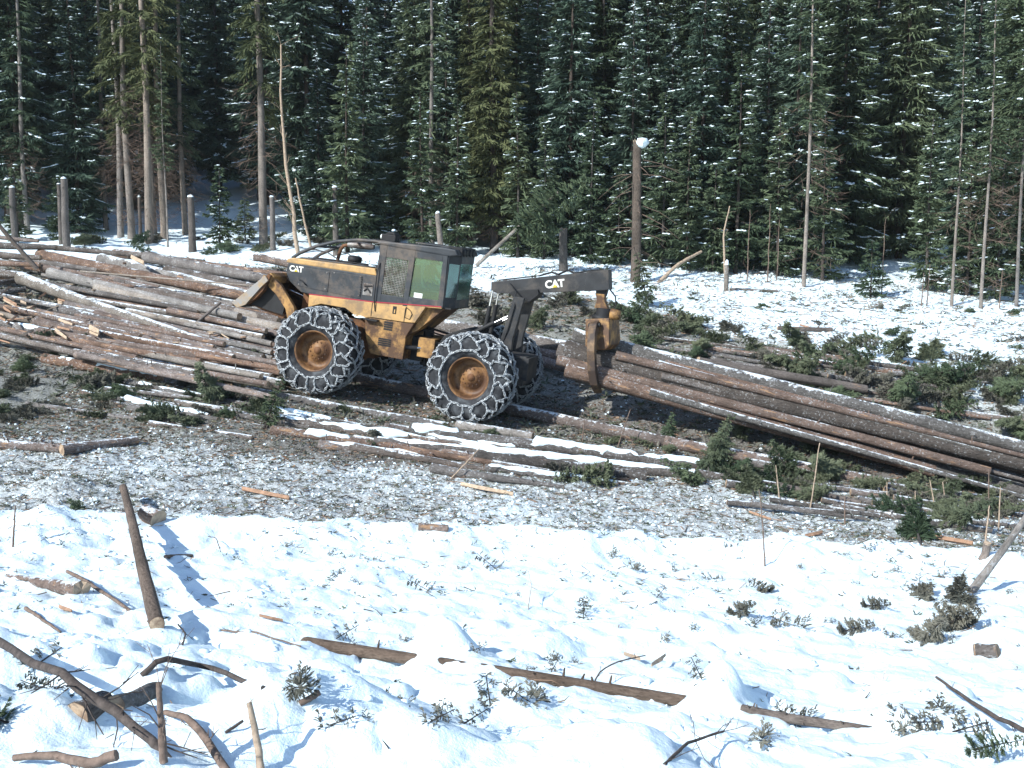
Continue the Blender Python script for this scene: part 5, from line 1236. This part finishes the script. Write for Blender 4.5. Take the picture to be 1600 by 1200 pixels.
stub(105, 42.8, 108, .19, 'thick front stump of the close pair at left with two snow caps')
stub(221, 47, 62, .10, 'short pole stump among the pale trunk cluster')
stub(301, 43, 84, .19, 'tall cut stump alone right of the pale trunk cluster, snow on top')
stub(427, 43.5, 82, .14, 'slim cut stump right of the big bare-stemmed spruce')
stub(525, 42.5, 105, .15, 'cut stump rising behind the skidder hood guard', mat='trunk')
stub(691, 40, 72, .14, 'leaning brown stump right behind the rear of the cab', lean=(-.09, 0), mat='bark_clean')
sg = stub(994, 36, 216, .21, 'tallest snag with a round snowball on its top corner', mat='trunk', cap=0, ragged=0.08, name='snag', cat='snag')
h_ = 216 / (F / 36)
s = link('snow_ball', np_mesh('snow_ball', np.concatenate([DV, DV * np.array([1, 1, -1])]) * np.array([.20, .22, .23]) * (1 + 0.13 * np.sin(np.concatenate([DV, DV * np.array([1, 1, -1])]) @ np.array([[3.1, 1.7, 2.3]]).T * 2)), np.concatenate([DF, DF[:, ::-1] + len(DV)]), M['snow'], smooth=True), sg); s.location = (h_ + 0.12, -0.12, -0.14)
mb = MB(); rr = random.Random(8)
for k in range(46):
    z = rr.uniform(0.5, h_ - 0.3); a = rr.uniform(0, 6.28); l = rr.uniform(.4, 1.3); d = Vector((rr.uniform(-.5, .1), math.cos(a), math.sin(a))); b0 = Vector((z, .2 * math.cos(a), .2 * math.sin(a)))
    mb.tube([b0, b0 + d * l * .5 + Vector((-.03, 0, 0)), b0 + d * l + Vector((-.2 * l, 0, 0))], [.014, .010, .005], 4, caps=False)
mb.build('dead_branches', M['stick'], sg)
stub(880, 37, 66, .20, 'short thick snag behind the boom lettering', cap=0, mat='trunk', name='snag', cat='snag', ragged=0.08)
stub(1136, 34.6, 42, .10, 'small broken stub plastered white with snow on the right clearing', mat='bark_frost', cap=.2)
# ------------------------------------------------------------------ leaning trees and thin bare stems at the treeline
def stem(pts, r0, r1, label, mat='stick', name='sapling', cat='sapling', group=None, twigs=0, tl=0.3, seed=0, n=7):
    """a bent bare stem with side twigs, one mesh, origin at its base"""
    P = [Vector(p) for p in pts]; o = P[0].copy(); rr = random.Random(seed + int(o.x * 100)); Q = []
    m = max(2, int(10 / (len(P) - 1)))
    for a, b in zip(P[:-1], P[1:]):
        for k in range(m): Q.append(a.lerp(b, k / m) - o)
    Q.append(P[-1] - o); Ls = (P[-1] - P[0]).length
    for k in range(1, len(Q) - 1): Q[k] = Q[k] * 0.5 + (Q[k - 1] + Q[k + 1]) * 0.25 + Vector([rr.uniform(-1, 1) * 0.006 * Ls for _ in range(3)])
    mb = MB(); mb.tube(Q, [r0 + (r1 - r0) * k / (len(Q) - 1) for k in range(len(Q))], n, wob=0.12, rr=rr)
    for k in range(twigs):
        i = rr.randrange(1, len(Q)); t = (Q[i] - Q[i - 1]).normalized(); d = (t * rr.uniform(.3, 1) + Vector([rr.uniform(-1, 1) for _ in range(3)])).normalized()
        l = tl * rr.uniform(.4, 1.2); e = Q[i] + d * l; mid = Q[i] + d * l * .5 + Vector([rr.uniform(-1, 1) * l * .08 for _ in range(3)]); rb = max(0.0025, (r0 + (r1 - r0) * i / len(Q)) * .2)
        mb.tube([Q[i], mid, e], [rb, rb * .8, rb * .5], 4, caps=False)
        for _ in range(2):
            d2 = (d + Vector([rr.uniform(-.8, .8) for _ in range(3)])).normalized(); s = Q[i].lerp(e, rr.uniform(.3, .9)); mb.tube([s, s + d2 * l * .4], [rb * .6, rb * .35], 3, caps=False)
    ob = mb.build(name, M[mat]); ob.location = o; tag(ob, label, cat, group); return ob
def up_at(px, D, h, dx=0, dy=0): b = sit(px, D); return [b - Vector((0, 0, .1)), b + Vector((dx * .4, dy * .4, h * .5)), b + Vector((dx, dy, h))]
WG = 'thin bare stems at the treeline'
stem([sit(466, 43), at(455, 300, 43), at(438, 180, 43), at(439, 70, 43)], .10, .03, 'bent pale bare sapling leaning left beside the big bare-stemmed spruce', 'stick_pale', group=WG, twigs=16, tl=.9)
stem([sit(487, 44), at(470, 320, 44), at(462, 278, 44)], .06, .03, 'short leaning pale stem right of the bent sapling', 'stick_pale', group=WG, twigs=2)
stem([sit(1135, 36), at(1130, 370, 36), at(1140, 322, 36)], .045, .02, 'crooked grey whip right of the snag', 'stick_pale', group=WG, twigs=3)
stem([sit(1028, 36), at(1060, 412, 36.5), at(1096, 393, 37)], .07, .05, 'broken pale stem leaning low to the right of the snag', 'stick_pale', group=WG, twigs=2)
for px, D, h, lab in ((1200, 36.5, 2.8, 'grey whip at the foot of the slender snowy spruce'), (1168, 36.5, 2.6, 'thin whip left of the pale straight pole'), (1380, 34.8, 2.6, 'thin dark whip right of the lone seedling'),
                      (1452, 33.6, 1.4, 'short dark whip left of the pair of thin stems'), (1443, 33.4, 1.1, 'very short twig beside the short dark whip'), (1566, 33.4, 1.3, 'short dark whip near right edge'), (1215, 36.8, 2.2, 'faint whip by the pale straight pole')):
    stem(up_at(px, D, h, .05, .02), .022, .008, lab, 'stick', group=WG, twigs=7, tl=.4)
for px, y0, y1, lab in ((1478, 150, 25, 'left of two pale birch stems high in the right forest'), (1466, 130, 20, 'right-leaning of two pale birch stems high in the right forest')):
    stem([at(px - 8, 190, 46), at(px, 80, 46), at(px + 6, -30, 46)], .05, .03, lab, 'stick_pale', group=WG, twigs=10, tl=.8)
    o = sit(px - 8, 46)
# broken top leaning against the trees
b0 = G(745, 414, 0.1); t0 = at(872, 300, b0.y - 1.6)
lt = log(b0, t0, .07, .045, 'broken spruce top leaning right, needles still green', None, 'bark_pale', name='leaning_spruce_top', cat='tree top', ends=('wood', None))
br = link('boughs', PRO['young_b']['crown'], lt); br.rotation_euler = (0, math.pi / 2, 0); br.scale = (1.25, 1.1, .85); br.location = (2.2, 0, -.25)

# ------------------------------------------------------------------ cut boughs
BP = {}
BP['a'] = conifer(41, 1.5, .55, .1, per_m=48, dens=2.6, droop=.25, mat='needle_fresh', trunk_r=.022, wid=.42, gaps=.2, tb=.05)
BP['b'] = conifer(42, 2.0, .65, .2, per_m=38, dens=2.6, droop=.5, mat='needle_fresh', trunk_r=.028, wid=.45, gaps=.25, tb=.06)
BP['c'] = conifer(43, 1.1, .5, .05, per_m=52, dens=2.6, droop=.3, mat='needle_dull', trunk_r=.018, wid=.40, gaps=.25, tb=.05)
BP['d'] = conifer(44, 1.7, .6, .15, per_m=40, dens=2.6, droop=.4, mat='needle', trunk_r=.025, wid=.42, gaps=.3, tb=.055)
BP['e'] = conifer(45, 0.55, .24, .04, per_m=60, dens=1.5, droop=.3, mat='needle_dull', trunk_r=.004, wid=.26, gaps=.3, tb=.018)
BP['f'] = conifer(46, 0.35, .16, .03, per_m=70, dens=1.6, droop=.3, mat='needle_dull', trunk_r=.0025, wid=.2, gaps=.3, tb=.012)
def bough(kind, P, label, s=1.0, lie=1.2, az=None, group=None, flat=1.0, name='bough', cat='bough'):
    r = empty(name); r.location = P; a = R.uniform(0, 6.28) if az is None else az
    r.rotation_euler = (0, lie, a); r.scale = (s * flat, s, s); tag(r, label, cat, group)
    link('stem', BP[kind]['trunk'], r); link('needles', BP[kind]['crown'], r); return r
one = [(1010, 478, 'b', 1.15, .25, 'upright bushy green bough right of the grapple'), (985, 500, 'd', 1.0, .6, 'dark bough against the grapple body'), (330, 628, 'a', 1.0, .6, 'green bough left of the front wheel tracks, left of two'),
       (415, 668, 'd', .9, .5, 'green bough below the front wheel, right of two'), (290, 560, 'c', 0.7, 1.3, 'grey-green limp bough below the pile, left of the front wheel'), (240, 560, 'c', 0.6, 1.2, 'dull bough next to the snow-topped log at left'),
       (1120, 715, 'a', .9, .35, 'small upright bough below the grapple load, at snow ridge end'), (1040, 690, 'd', .6, .4, 'tiny upright sprig of needles below the grapple tine'), (1160, 690, 'a', .75, .5, 'green sprig hanging at the lower load edge'),
       (1105, 735, 'b', .8, .6, 'green bough at the right end of the white snow ridge'), (1265, 712, 'a', 1.1, .5, 'round light-green bough below the middle of the load'), (1300, 740, 'b', .9, 1.2, 'flat bough right of the round light-green one'),
       (880, 742, 'c', 0.8, 1.5, 'flat green bough on the frosty bank below the snow ridges'), (960, 748, 'a', 1.1, 1.5, 'flat bough right of the other one on the frosty bank'), (520, 605, 'c', .9, 1.3, 'needle tuft at the foot of the front wheel'),
       (120, 545, 'd', 1.0, 1.3, 'green bough at the front left edge of the pile'), (40, 540, 'a', .9, 1.2, 'green bough at the left frame edge below the pile'), (180, 600, 'c', 1.1, 1.4, 'dull bough above the three snowy poles'),
       (60, 600, 'c', 0.6, 1.4, 'dull bough near the left frame edge'), (225, 650, 'a', .9, 1.4, 'green bough below the three snowy poles'), (100, 520, 'a', .7, 1.0, 'small green tuft in front of the splintered wood'),
       (1360, 800, 'd', .8, 1.2, 'green bough on the frosty bank right of centre'), (1460, 815, 'b', .8, 1.2, 'dark bough by the twiggy frosty bank, right'), (1440, 845, 'd', .9, 1.3, 'bough at the edge of the near snow, right'),
       (1180, 775, 'a', .8, 1.1, 'bough at the lower end of the slash, above the frosty bank'), (1240, 745, 'd', .9, 1.0, 'dark bough beside the tallest thin whip'), (360, 505, 'a', .7, 1.2, 'small green tuft in front of the blade'), (430, 560, 'a', .6, 1.2, 'small green tuft left of the front wheel'),
       (400, 650, 'a', .8, 1.2, 'bough lying between the two green ones below the front wheel'), (20, 660, 'c', 0.6, 1.4, 'dull bough above the rotten log at the left edge')]
for px, py, k, s, lie, lab in one: bough(k, G(px, py, .03), lab, s * .72, lie, group='cut boughs lying in the slash')
rb = random.Random(5)
n1 = 0
while n1 < 100:
    px = rb.uniform(985, 1640); t = (px - 985) / 640
    py = 492 + t * 90 + rb.uniform(0, 1) * (52 + t * 62)
    bough(rb.choice('abdcac'), G(px, py, .0), 'green bough heaped behind the dragged load, ' + ('just right of the grapple' if px < 1130 else 'right of the clean reddish log' if px < 1290 else 'under the open snow at right' if px < 1440 else 'near the right edge'), rb.uniform(.42, .85), rb.uniform(.9, 1.5), rb.uniform(0, 6.28), 'boughs in the row behind the dragged load', flat=.8); n1 += 1
for k in range(64):
    px = rb.uniform(1090, 1640); t = (px - 1090) / 550
    py = 722 + t * 30 + rb.uniform(0, 1) * (40 + 30 * t)
    bough(rb.choice('abdc'), G(px, py, .0), 'green bough strewn before the dragged load, ' + ('at the end of the white snow ridge' if px < 1200 else 'around the tallest pale whip' if px < 1330 else 'among the short pale whips' if px < 1480 else 'near the right edge'), rb.uniform(.32, .66), rb.uniform(1.0, 1.5), rb.uniform(0, 6.28), 'boughs strewn in front of the dragged load', flat=.7)
for k in range(60):
    px = rb.uniform(-20, 430); py = rb.uniform(555, 670)
    bough(rb.choice('cdca'), G(px, py, -.02), 'half crushed bough in the slash below the log pile', rb.uniform(.3, .7), rb.uniform(1.1, 1.55), rb.uniform(0, 6.28), 'crushed boughs below the log pile', flat=.6)
for k in range(22):
    px = rb.uniform(715, 930); py = rb.uniform(455, 512)
    bough(rb.choice('cbca'), G(px, py, .0), 'grey-green bough heaped behind the boom of the skidder', rb.uniform(.4, .75), rb.uniform(.4, 1.3), rb.uniform(0, 6.28), 'boughs heaped behind the boom')
for k in range(44):
    px = rb.uniform(120, 1080); py = 585 + px * .11 + rb.uniform(0, 50)
    bough(rb.choice('cad'), G(px, py, -.02), 'small flattened bough in the slash strip ' + ('below the log pile' if px < 380 else 'below the front wheel' if px < 620 else 'below the rear wheel' if px < 860 else 'below the grapple'), rb.uniform(.2, .48), rb.uniform(1.1, 1.5), rb.uniform(0, 6.28), 'small boughs in the slash strip', flat=.7)
for k in range(26):
    px = rb.uniform(130, 640); py = rb.uniform(372, 398)
    bough(rb.choice('cda'), G(px, py, -.02), 'snowy bough on the ground between log pile and left treeline', rb.uniform(.6, 1.1), rb.uniform(1.1, 1.5), rb.uniform(0, 6.28), 'boughs between pile and left treeline', flat=.6)
for k in range(30):
    px = rb.uniform(1020, 1610); py = rb.uniform(455, 570)
    if py > 480 + (px - 985) * .16: continue
    bough(rb.choice('ccd'), G(px, py, -.05), 'small grey-green bough lying flat on the open snow at right', rb.uniform(.3, .6), rb.uniform(1.2, 1.55), rb.uniform(0, 6.28), 'boughs on the open snow at right', flat=.5)
# near snow: sprigs and clumps poking out
near = [(1145, 962, 'c', .35, 'dark frozen clump of needles in the right snow, leftmost of four'), (1205, 928, 'c', .35, 'wide dark clump of needles below the reddish whip'), (1350, 950, 'c', .35, 'dark clump of needles right of the other snow clumps'),
        (1315, 990, 'c', .4, 'low row of needles under a snow ledge at right'), (1270, 985, 'e', 1.1, 'needle tuft left of the snow ledge at right'), (1465, 985, 'c', .6, 'large drooping bough half buried at the right'), (1500, 950, 'c', .6, 'green bough by the pale leaning pole'),
        (1440, 1000, 'c', .5, 'lower tip of the half buried bough at the right'), (785, 893, 'e', .9, 'dark round clump in the middle of the near snow'), (600, 880, 'e', .8, 'small dark clump left in the near snow'), (680, 925, 'e', .8, 'ragged sprig left of centre in the near snow'),
        (830, 1085, 'e', .9, 'large sprig group below the long stem, centre'), (850, 1105, 'e', .8, 'dark leafy bits just below the large sprig group'), (765, 1120, 'f', 1.2, 'sprig left of the large sprig group below the long stem'), (735, 985, 'f', 1.1, 'small sprig above the gap of the long stem'),
        (480, 1065, 'e', .85, 'small upright spruce sprig in the left snow'), (100, 1085, 'e', .9, 'needles hanging under the big slanting stick'), (20, 1130, 'd', .3, 'needle tuft at the left frame edge under snow'), (1200, 1150, 'e', .75, 'clear green sprig at the lower right, left of three'),
        (1280, 1130, 'e', .8, 'green sprig lying over the thin bare stem'), (1420, 1150, 'e', 1.1, 'dense green sprig at the lower right, by the stick'), (1385, 1120, 'e', .8, 'forked sprig left of the dense one'), (1500, 1140, 'e', .9, 'wispy sprig under the right-hand stick'), (1505, 1175, 'd', .25, 'dark tuft in a snow hole at the lower right corner'),
        (1435, 940, 'c', .5, 'upper left tuft of the bough mass at right'), (1515, 985, 'c', .5, 'right tuft of the bough mass by the square-ended chunk'), (910, 975, 'e', .8, 'grey-green clump right of centre'), (1000, 895, 'f', 1.3, 'ragged tuft under the upper snow edge, centre right'), (1095, 905, 'e', .8, 'tuft in the upper snow right of centre'), (130, 800, 'd', .35, 'drooping needles on the left snow bank'), (20, 1050, 'f', 1.3, 'sprig at the left frame edge')]
for px, py, k, s, lab in near: bough(k, G(px, py, -.02), lab, s * .75, R.uniform(.8, 1.45), group='needle sprigs in the near snow', name='sprig', cat='sprig')
for k in range(70):
    px = rb.uniform(420, 1600); py = rb.triangular(845, 1190, 860)
    bough('f', G(px, py, -.01), 'tiny needle sprig poking through the snow ' + ('above' if py < 985 + (px - 480) * .15 else 'below') + ' the long stem, ' + ('left' if px < 700 else 'centre' if px < 1100 else 'right'), rb.uniform(.3, .7), rb.uniform(.9, 1.5), rb.uniform(0, 6.28), 'tiny sprigs in the near snow', name='sprig', cat='sprig')

# ------------------------------------------------------------------ sticks in the near snow
SG = 'dead sticks in the near snow'
def gstick(pp, r0, r1, lab, mat='stick', twigs=0, tl=.2, **k):
    stem([G(x, y, l) for x, y, l in pp], r0, r1, lab, mat, 'stick', 'stick', SG, twigs, tl, **k)
gstick([(-15, 995, .2), (95, 1060, .15), (190, 1112, .12), (265, 1190, -.02)], .028, .022, 'thick dark dead stick slanting down at the lower left', 'stick_dark', 14, .3)
gstick([(222, 1055, 0), (258, 1026, .10), (330, 1042, .06), (412, 1076, 0)], .020, .016, 'bent dark stick with a sharp elbow, lower left', 'stick_dark', 3, .06)
gstick([(256, 1192, 0), (252, 1130, .16), (248, 1066, .34)], .020, .012, 'upright forked twig at the lower left', 'stick', 7, .22)
gstick([(258, 1113, .05), (290, 1118, .08), (325, 1158, .06), (362, 1215, 0)], .015, .020, 'arched brown stick at the lower left', 'stick', 4, .12)
gstick([(410, 1215, 0), (400, 1150, .12), (389, 1098, .24)], .020, .014, 'upright broken pale stick at the bottom edge, left', 'stick_pale', 4, .05)
gstick([(22, 1184, .03), (85, 1178, .06), (140, 1194, .05), (182, 1180, .08)], .016, .026, 'curved stick at the lower left corner', 'stick', 5, .12)
gstick([(105, 893, .06), (150, 915, .06), (200, 950, .05), (238, 975, .02)], .020, .014, 'knotty stick beside the broken pointed log', 'stick', 10, .10)
gstick([(40, 950, .05), (95, 988, .02)], .018, .010, 'short plain stick on the left snow', 'stick')
gstick([(1463, 1058, .10), (1530, 1105, .06), (1615, 1148, .02)], .009, .016, 'dark tapering stick at the right edge', 'stick_dark', 4, .15)
gstick([(925, 1078, 0), (935, 1050, .10), (965, 1034, .14), (1008, 1024, .10)], .007, .004, 'thin arched twig over the long stem', 'stick_dark', 5, .12)
gstick([(1038, 1195, 0), (1075, 1160, .06), (1130, 1143, .10)], .010, .006, 'branchy twig at the bottom edge right of centre', 'stick_dark', 8, .18)
gstick([(825, 952, 0), (830, 920, .12), (826, 892, .24)], .005, .003, 'thin curved grass-like twig in the centre snow', 'stick_pale', 1, .08)
gstick([(345, 985, 0), (400, 988, .03), (470, 1010, .02)], .008, .006, 'knobbly thin twig lying left of the long stem', 'stick', 9, .07)
gstick([(258, 870, .04), (300, 868, .02)], .022, .018, 'small bark-covered piece right of the leaning log', 'stick')
gstick([(345, 862, 0), (338, 840, .10), (325, 838, .08)], .007, .005, 'hooked twig on the upper left snow', 'stick_dark', 3, .1)
gstick([(468, 1100, 0), (500, 1082, .05)], .018, .016, 'stub of a stick in a snow mound left of centre', 'stick')
gstick([(285, 1008, 0), (290, 990, .05), (278, 975, .10)], .008, .006, 'small dark hooked twig below the leaning log', 'stick_dark', 1)
gstick([(352, 1145, 0), (380, 1126, .05)], .008, .007, 'short dark twig between two snow mounds', 'stick_dark')
gstick([(1195, 885, 0), (1192, 820, .5), (1186, 765, .95)], .010, .006, 'reddish upright whip at the upper edge of the near snow', 'stick', 4, .12)
for px, y0, y1, dx, lab in ((1265, 800, 692, 16, 'tallest thin pale whip in front of the load'), (1218, 780, 727, -6, 'pale peeled whip left of the tallest one'), (1386, 796, 753, 0, 'pale thin whip below the scraped log end'), (1430, 797, 767, 0, 'short pale whip in the right slash'),
                            (1462, 800, 750, -9, 'pale whip left of a near-parallel one'), (1479, 800, 753, -6, 'pale whip right of a near-parallel one'), (1545, 795, 735, 0, 'grey whip before the load at far right'), (1538, 860, 790, 8, 'dark whip by the pale leaning pole'), (1320, 820, 775, 0, 'faint short whip on the frosty bank'),
                            (1560, 830, 760, 3, 'thin pale whip near the right edge'), (910, 690, 655, 3, 'small whip by the snow ridge'), (1003, 690, 668, 2, 'little whip above the snow ridge'), (20, 855, 790, 4, 'thin dark whip at the left snow bank'), (705, 748, 700, 45, 'pale stick propped on the churned soil'), (965, 700, 640, 20, 'thin reddish twig hanging below the grapple tine')):
    g0 = G(px, y0, 0); t1 = at(px + dx, y1, g0.y + .15); stem([g0, g0.lerp(t1, .5), t1], .014, .008, lab, 'stick_pale' if 'pale' in lab else 'stick', 'whip', 'whip', 'whips standing in the slash', 3, .15)
# split wood slivers
def sliver(px0, py0, px1, py1, w, lab, mat='wood_orange', lift=.03):
    a, b_ = G(px0, py0, lift), G(px1, py1, lift); o = a.copy(); d = b_ - a; n = 7; V = []; rr = random.Random(int(px0)); s = Vector((-d.y, d.x, 0)).normalized()
    for k in range(n + 1):
        t = k / n; c = d * t; ww = w * (0.25 + math.sin(math.pi * min(1, t * 1.1)) * .9) * rr.uniform(.7, 1.2)
        V += [c + s * ww, c + Vector((0, 0, w * .9)), c - s * ww, c - Vector((0, 0, w * .5))]
    Fc = [(k * 4 + j, k * 4 + (j + 1) % 4, k * 4 + 4 + (j + 1) % 4, k * 4 + 4 + j) for k in range(n) for j in range(4)] + [(3, 2, 1, 0), (n * 4, n * 4 + 1, n * 4 + 2, n * 4 + 3)]
    mb = MB(); mb.add(V, Fc); ob = mb.build('wood_sliver', M[mat]); ob.location = o; tag(ob, lab, 'wood sliver', 'split wood slivers')
sliver(378, 764, 452, 779, .05, 'orange split wood sliver on the frosty bank, left'); sliver(720, 757, 802, 773, .05, 'pale orange split wood sliver on the frosty bank, centre', 'wood')
sliver(1440, 836, 1520, 850, .05, 'orange sliver at the right slash edge'); sliver(975, 1022, 1000, 1030, .025, 'small pale chip beside the arched twig', 'wood', .04); sliver(1018, 1040, 1040, 1024, .022, 'upright pale chip right of the arched twig', 'wood', .08)
sliver(405, 962, 442, 970, .02, 'reddish chip left of centre on the near snow'); sliver(92, 948, 112, 955, .025, 'reddish bark flake on the left snow'); sliver(140, 512, 155, 520, .10, 'pale torn wood wedge on the log pile', 'wood', .7)
sliver(205, 402, 225, 412, .10, 'pale torn slab on top of the pile', 'wood', .9); sliver(1250, 508, 1275, 515, .04, 'orange chip on the open snow', 'wood_orange'); sliver(1258, 838, 1285, 832, .04, 'orange chip at the foot of a whip'); sliver(1170, 800, 1205, 812, .03, 'reddish sliver on the frosty bank, right')
rs = random.Random(77)
for k in range(60):
    px = rs.uniform(-10, 95); py = rs.uniform(462, 530); a = rs.uniform(-.9, .9); l = rs.uniform(10, 34)
    sliver(px, py, px + l * math.cos(a), py + l * math.sin(a) * .7, rs.uniform(.025, .06), 'broken pale wood splinter in the heap at the left end of the pile', rs.choice(['wood', 'wood', 'wood_orange']), rs.uniform(.05, .55))
for k in range(45):
    px = rs.uniform(100, 430); py = rs.uniform(400, 540); a = rs.uniform(-.5, .7); l = rs.uniform(5, 16)
    sliver(px, py, px + l * math.cos(a), py + l * math.sin(a) * .7, rs.uniform(.02, .05), 'torn bark strip or splinter lying on the log pile', rs.choice(['wood', 'wood_orange', 'bark_red']), rs.uniform(.35, .65))

# ------------------------------------------------------------------ uncountable litter
def scatter(n, xr, yr, seed, dens):
    r = np.random.default_rng(seed); x = r.uniform(*xr, n * 3); y = r.uniform(*yr, n * 3)
    k = r.random(n * 3) < dens(x, y); x = x[k][:n]; y = y[k][:n]; return x, y, height(x, y), r
def twig_mesh(name, n, xr, yr, seed, dens, lmin, lmax, w, pal, rise=.25, label=''):
    x, y, z, r = scatter(n, xr, yr, seed, dens); m = len(x); a = r.random(m) * 6.283; l = lmin + (lmax - lmin) * r.random(m) ** 2
    T = unit(np.stack([np.cos(a), np.sin(a), rise * r.standard_normal(m)], -1)); W = unit(np.cross(T, np.array([0, 0, 1.0]))); Nn = np.cross(W, T)
    B = np.stack([x, y, z + .012], -1) - T * (l * .3)[:, None]; ww = (w * (.5 + r.random(m)))[:, None]; L = l[:, None]
    bend = r.standard_normal((m, 1)) * .12 * L
    V = np.stack([B + W * ww, B - W * ww * .5 + Nn * ww, B - W * ww * .5 - Nn * ww, B + T * L * .5 + W * (ww * .8 + bend), B + T * L * .5 + W * (bend - ww * .4) + Nn * ww * .8, B + T * L * .5 + W * (bend - ww * .4) - Nn * ww * .8, B + T * L], 1)
    f = np.array([(0, 1, 4), (0, 4, 3), (1, 2, 5), (1, 5, 4), (2, 0, 3), (2, 3, 5), (3, 4, 6), (4, 5, 6), (5, 3, 6)])
    Fc = (np.arange(m)[:, None, None] * 7 + f[None]).reshape(-1, 3)
    c = np.array(pal)[r.integers(0, len(pal), m)] * (.6 + .8 * r.random((m, 1)))
    o = link(name, np_mesh(name, V.reshape(-1, 3), Fc, M['col'], col=np.repeat(c, 7, 0))); tag(o, label, kind='stuff'); return o
def tuft_mesh(name, n, xr, yr, seed, dens, s0, s1, pal, label, k=6):
    x, y, z, r = scatter(n, xr, yr, seed, dens); m = len(x); i = np.repeat(np.arange(m), k); q = len(i)
    s = (s0 + (s1 - s0) * r.random(m) ** 2)[i]; T = unit(np.stack([r.standard_normal(q), r.standard_normal(q), .35 * np.abs(r.standard_normal(q)) + .05], -1))
    W = unit(np.cross(T, r.standard_normal((q, 3)))); B = np.stack([x, y, z + .008], -1)[i] + .25 * s[:, None] * r.standard_normal((q, 3)) * np.array([1, 1, .15])
    V, Fc = diamonds(B, T, W, s, s * .13); c = (np.array(pal)[r.integers(0, len(pal), m)] * (.6 + .8 * r.random((m, 1))))[i]
    o = link(name, np_mesh(name, V, Fc, M['col'], col=np.repeat(c, 4, 0))); tag(o, label, kind='stuff'); return o
def clod_mesh(name, n, xr, yr, seed, dens, s0, s1, label, mat='snow', sink=0.2):
    x, y, z, r = scatter(n, xr, yr, seed, dens); m = len(x); s = (s0 + (s1 - s0) * r.random(m) ** 3)
    V = np.stack([x, y, z - sink * s * .5], -1)[:, None] + DV[None] * s[:, None, None] * (1 + .22 * r.standard_normal((m, len(DV), 1))) * np.array([1, 1, .75])
    o = link(name, np_mesh(name, V.reshape(-1, 3), (np.arange(m)[:, None, None] * len(DV) + DF[None]).reshape(-1, 3), M[mat], smooth=True)); tag(o, label, kind='stuff'); return o
BR = [(.15, .105, .08), (.13, .105, .085), (.22, .165, .125), (.30, .23, .17), (.10, .08, .065), (.28, .18, .12)]
GR = [(.08, .095, .06), (.11, .12, .085), (.15, .15, .12), (.09, .10, .075), (.19, .18, .15)]
band = lambda x, y: litter(x, y) * (np.abs(x) < y * .56)
twig_mesh('slash_twigs', 12000, (-10, 10), (14, 24), 1, band, .05, .40, .006, BR, label='brown twigs strewn through the slash band')
twig_mesh('far_slash_twigs', 11000, (-18, 18), (24, 40), 2, band, .10, .70, .010, BR, label='twigs among the logs and far slash')
twig_mesh('bark_litter', 9000, (-10, 12), (17.6, 24.5), 31, lambda x, y: band(x, y) * sstep(17.6, 18.6, y), .03, .16, .012, [(.16, .10, .07), (.22, .14, .095), (.11, .075, .055), (.30, .19, .12), (.09, .10, .06)], .18, 'torn bark and chips churned into the ground below the logs')
twig_mesh('clearing_twigs', 2600, (1, 19), (24, 39), 32, lambda x, y: (1 - .8 * litter(x, y)) * (np.abs(x) < y * .56) * np.clip(.4 + fbm(x * .5, y * .5, 87, 2), .05, 1), .08, .55, .009, BR + [(.09, .10, .07)], .3, 'twigs and stubble on the open snow at right')
tuft_mesh('needle_litter', 13000, (-10, 10), (14, 22), 3, band, .025, .085, GR, 'needle litter over the frosty bank')
tuft_mesh('far_needle_litter', 9000, (-18, 18), (21, 40), 4, band, .06, .22, GR, 'needle litter between logs and treeline')
clod_mesh('snow_clods', 8000, (-10, 10), (13.6, 24), 5, lambda x, y: sstep(-.6, .1, y - edge_y(x)) * (1.15 - litter(x, y)) * (np.abs(x) < y * .56), .010, .040, 'small snow clods churned into the litter')
clod_mesh('far_snow_clods', 3500, (-18, 18), (24, 42), 6, lambda x, y: (1 - litter(x, y)) * .8 * (np.abs(x) < y * .56), .03, .11, 'snow lumps on the far clearing')
nearf = lambda x, y: (1 - sstep(-.2, .3, y - edge_y(x))) * (.12 + .88 * sstep(8.5, 13, y)) * (np.abs(x) < y * .55) * np.clip(.45 + .9 * fbm(x * .8, y * .8, 66, 2), .05, 1)
twig_mesh('near_twigs', 1100, (-8, 8), (5, 14.5), 7, nearf, .04, .30, .0045, BR, .35, 'fine twigs scattered on the near snow')
tuft_mesh('near_needles', 2200, (-8, 8), (5, 14.5), 8, nearf, .02, .075, GR, 'loose needles on the near snow', 4)
clod_mesh('near_snow_clods', 1600, (-8, 8), (5, 14.5), 9, lambda x, y: (1 - sstep(-.2, .3, y - edge_y(x))) * (np.abs(x) < y * .55), .008, .045, 'loose snow crumbs on the near snow')

# ------------------------------------------------------------------ haze volume added to lift and blue the darks, in place of lens veil
mb = MB(); mb.box(-345, 345, -20, 214, -25, 66)
hz = mb.mesh('haze', M['snow']); hm = bpy.data.materials.new('haze'); hm.use_nodes = True; hn = hm.node_tree
hn.nodes.remove(hn.nodes['Principled BSDF']); pv = hn.nodes.new('ShaderNodeVolumePrincipled')
pv.inputs['Color'].default_value = (0.82, 0.92, 1.0, 1); pv.inputs['Density'].default_value = 0.0002; pv.inputs['Anisotropy'].default_value = 0.0
hn.links.new(pv.outputs[0], hn.nodes['Material Output'].inputs['Volume'])
hz.materials.clear(); hz.materials.append(hm); tag(link('haze', hz), 'thin added haze that lifts the darks, standing in for lens veil', kind='stuff')
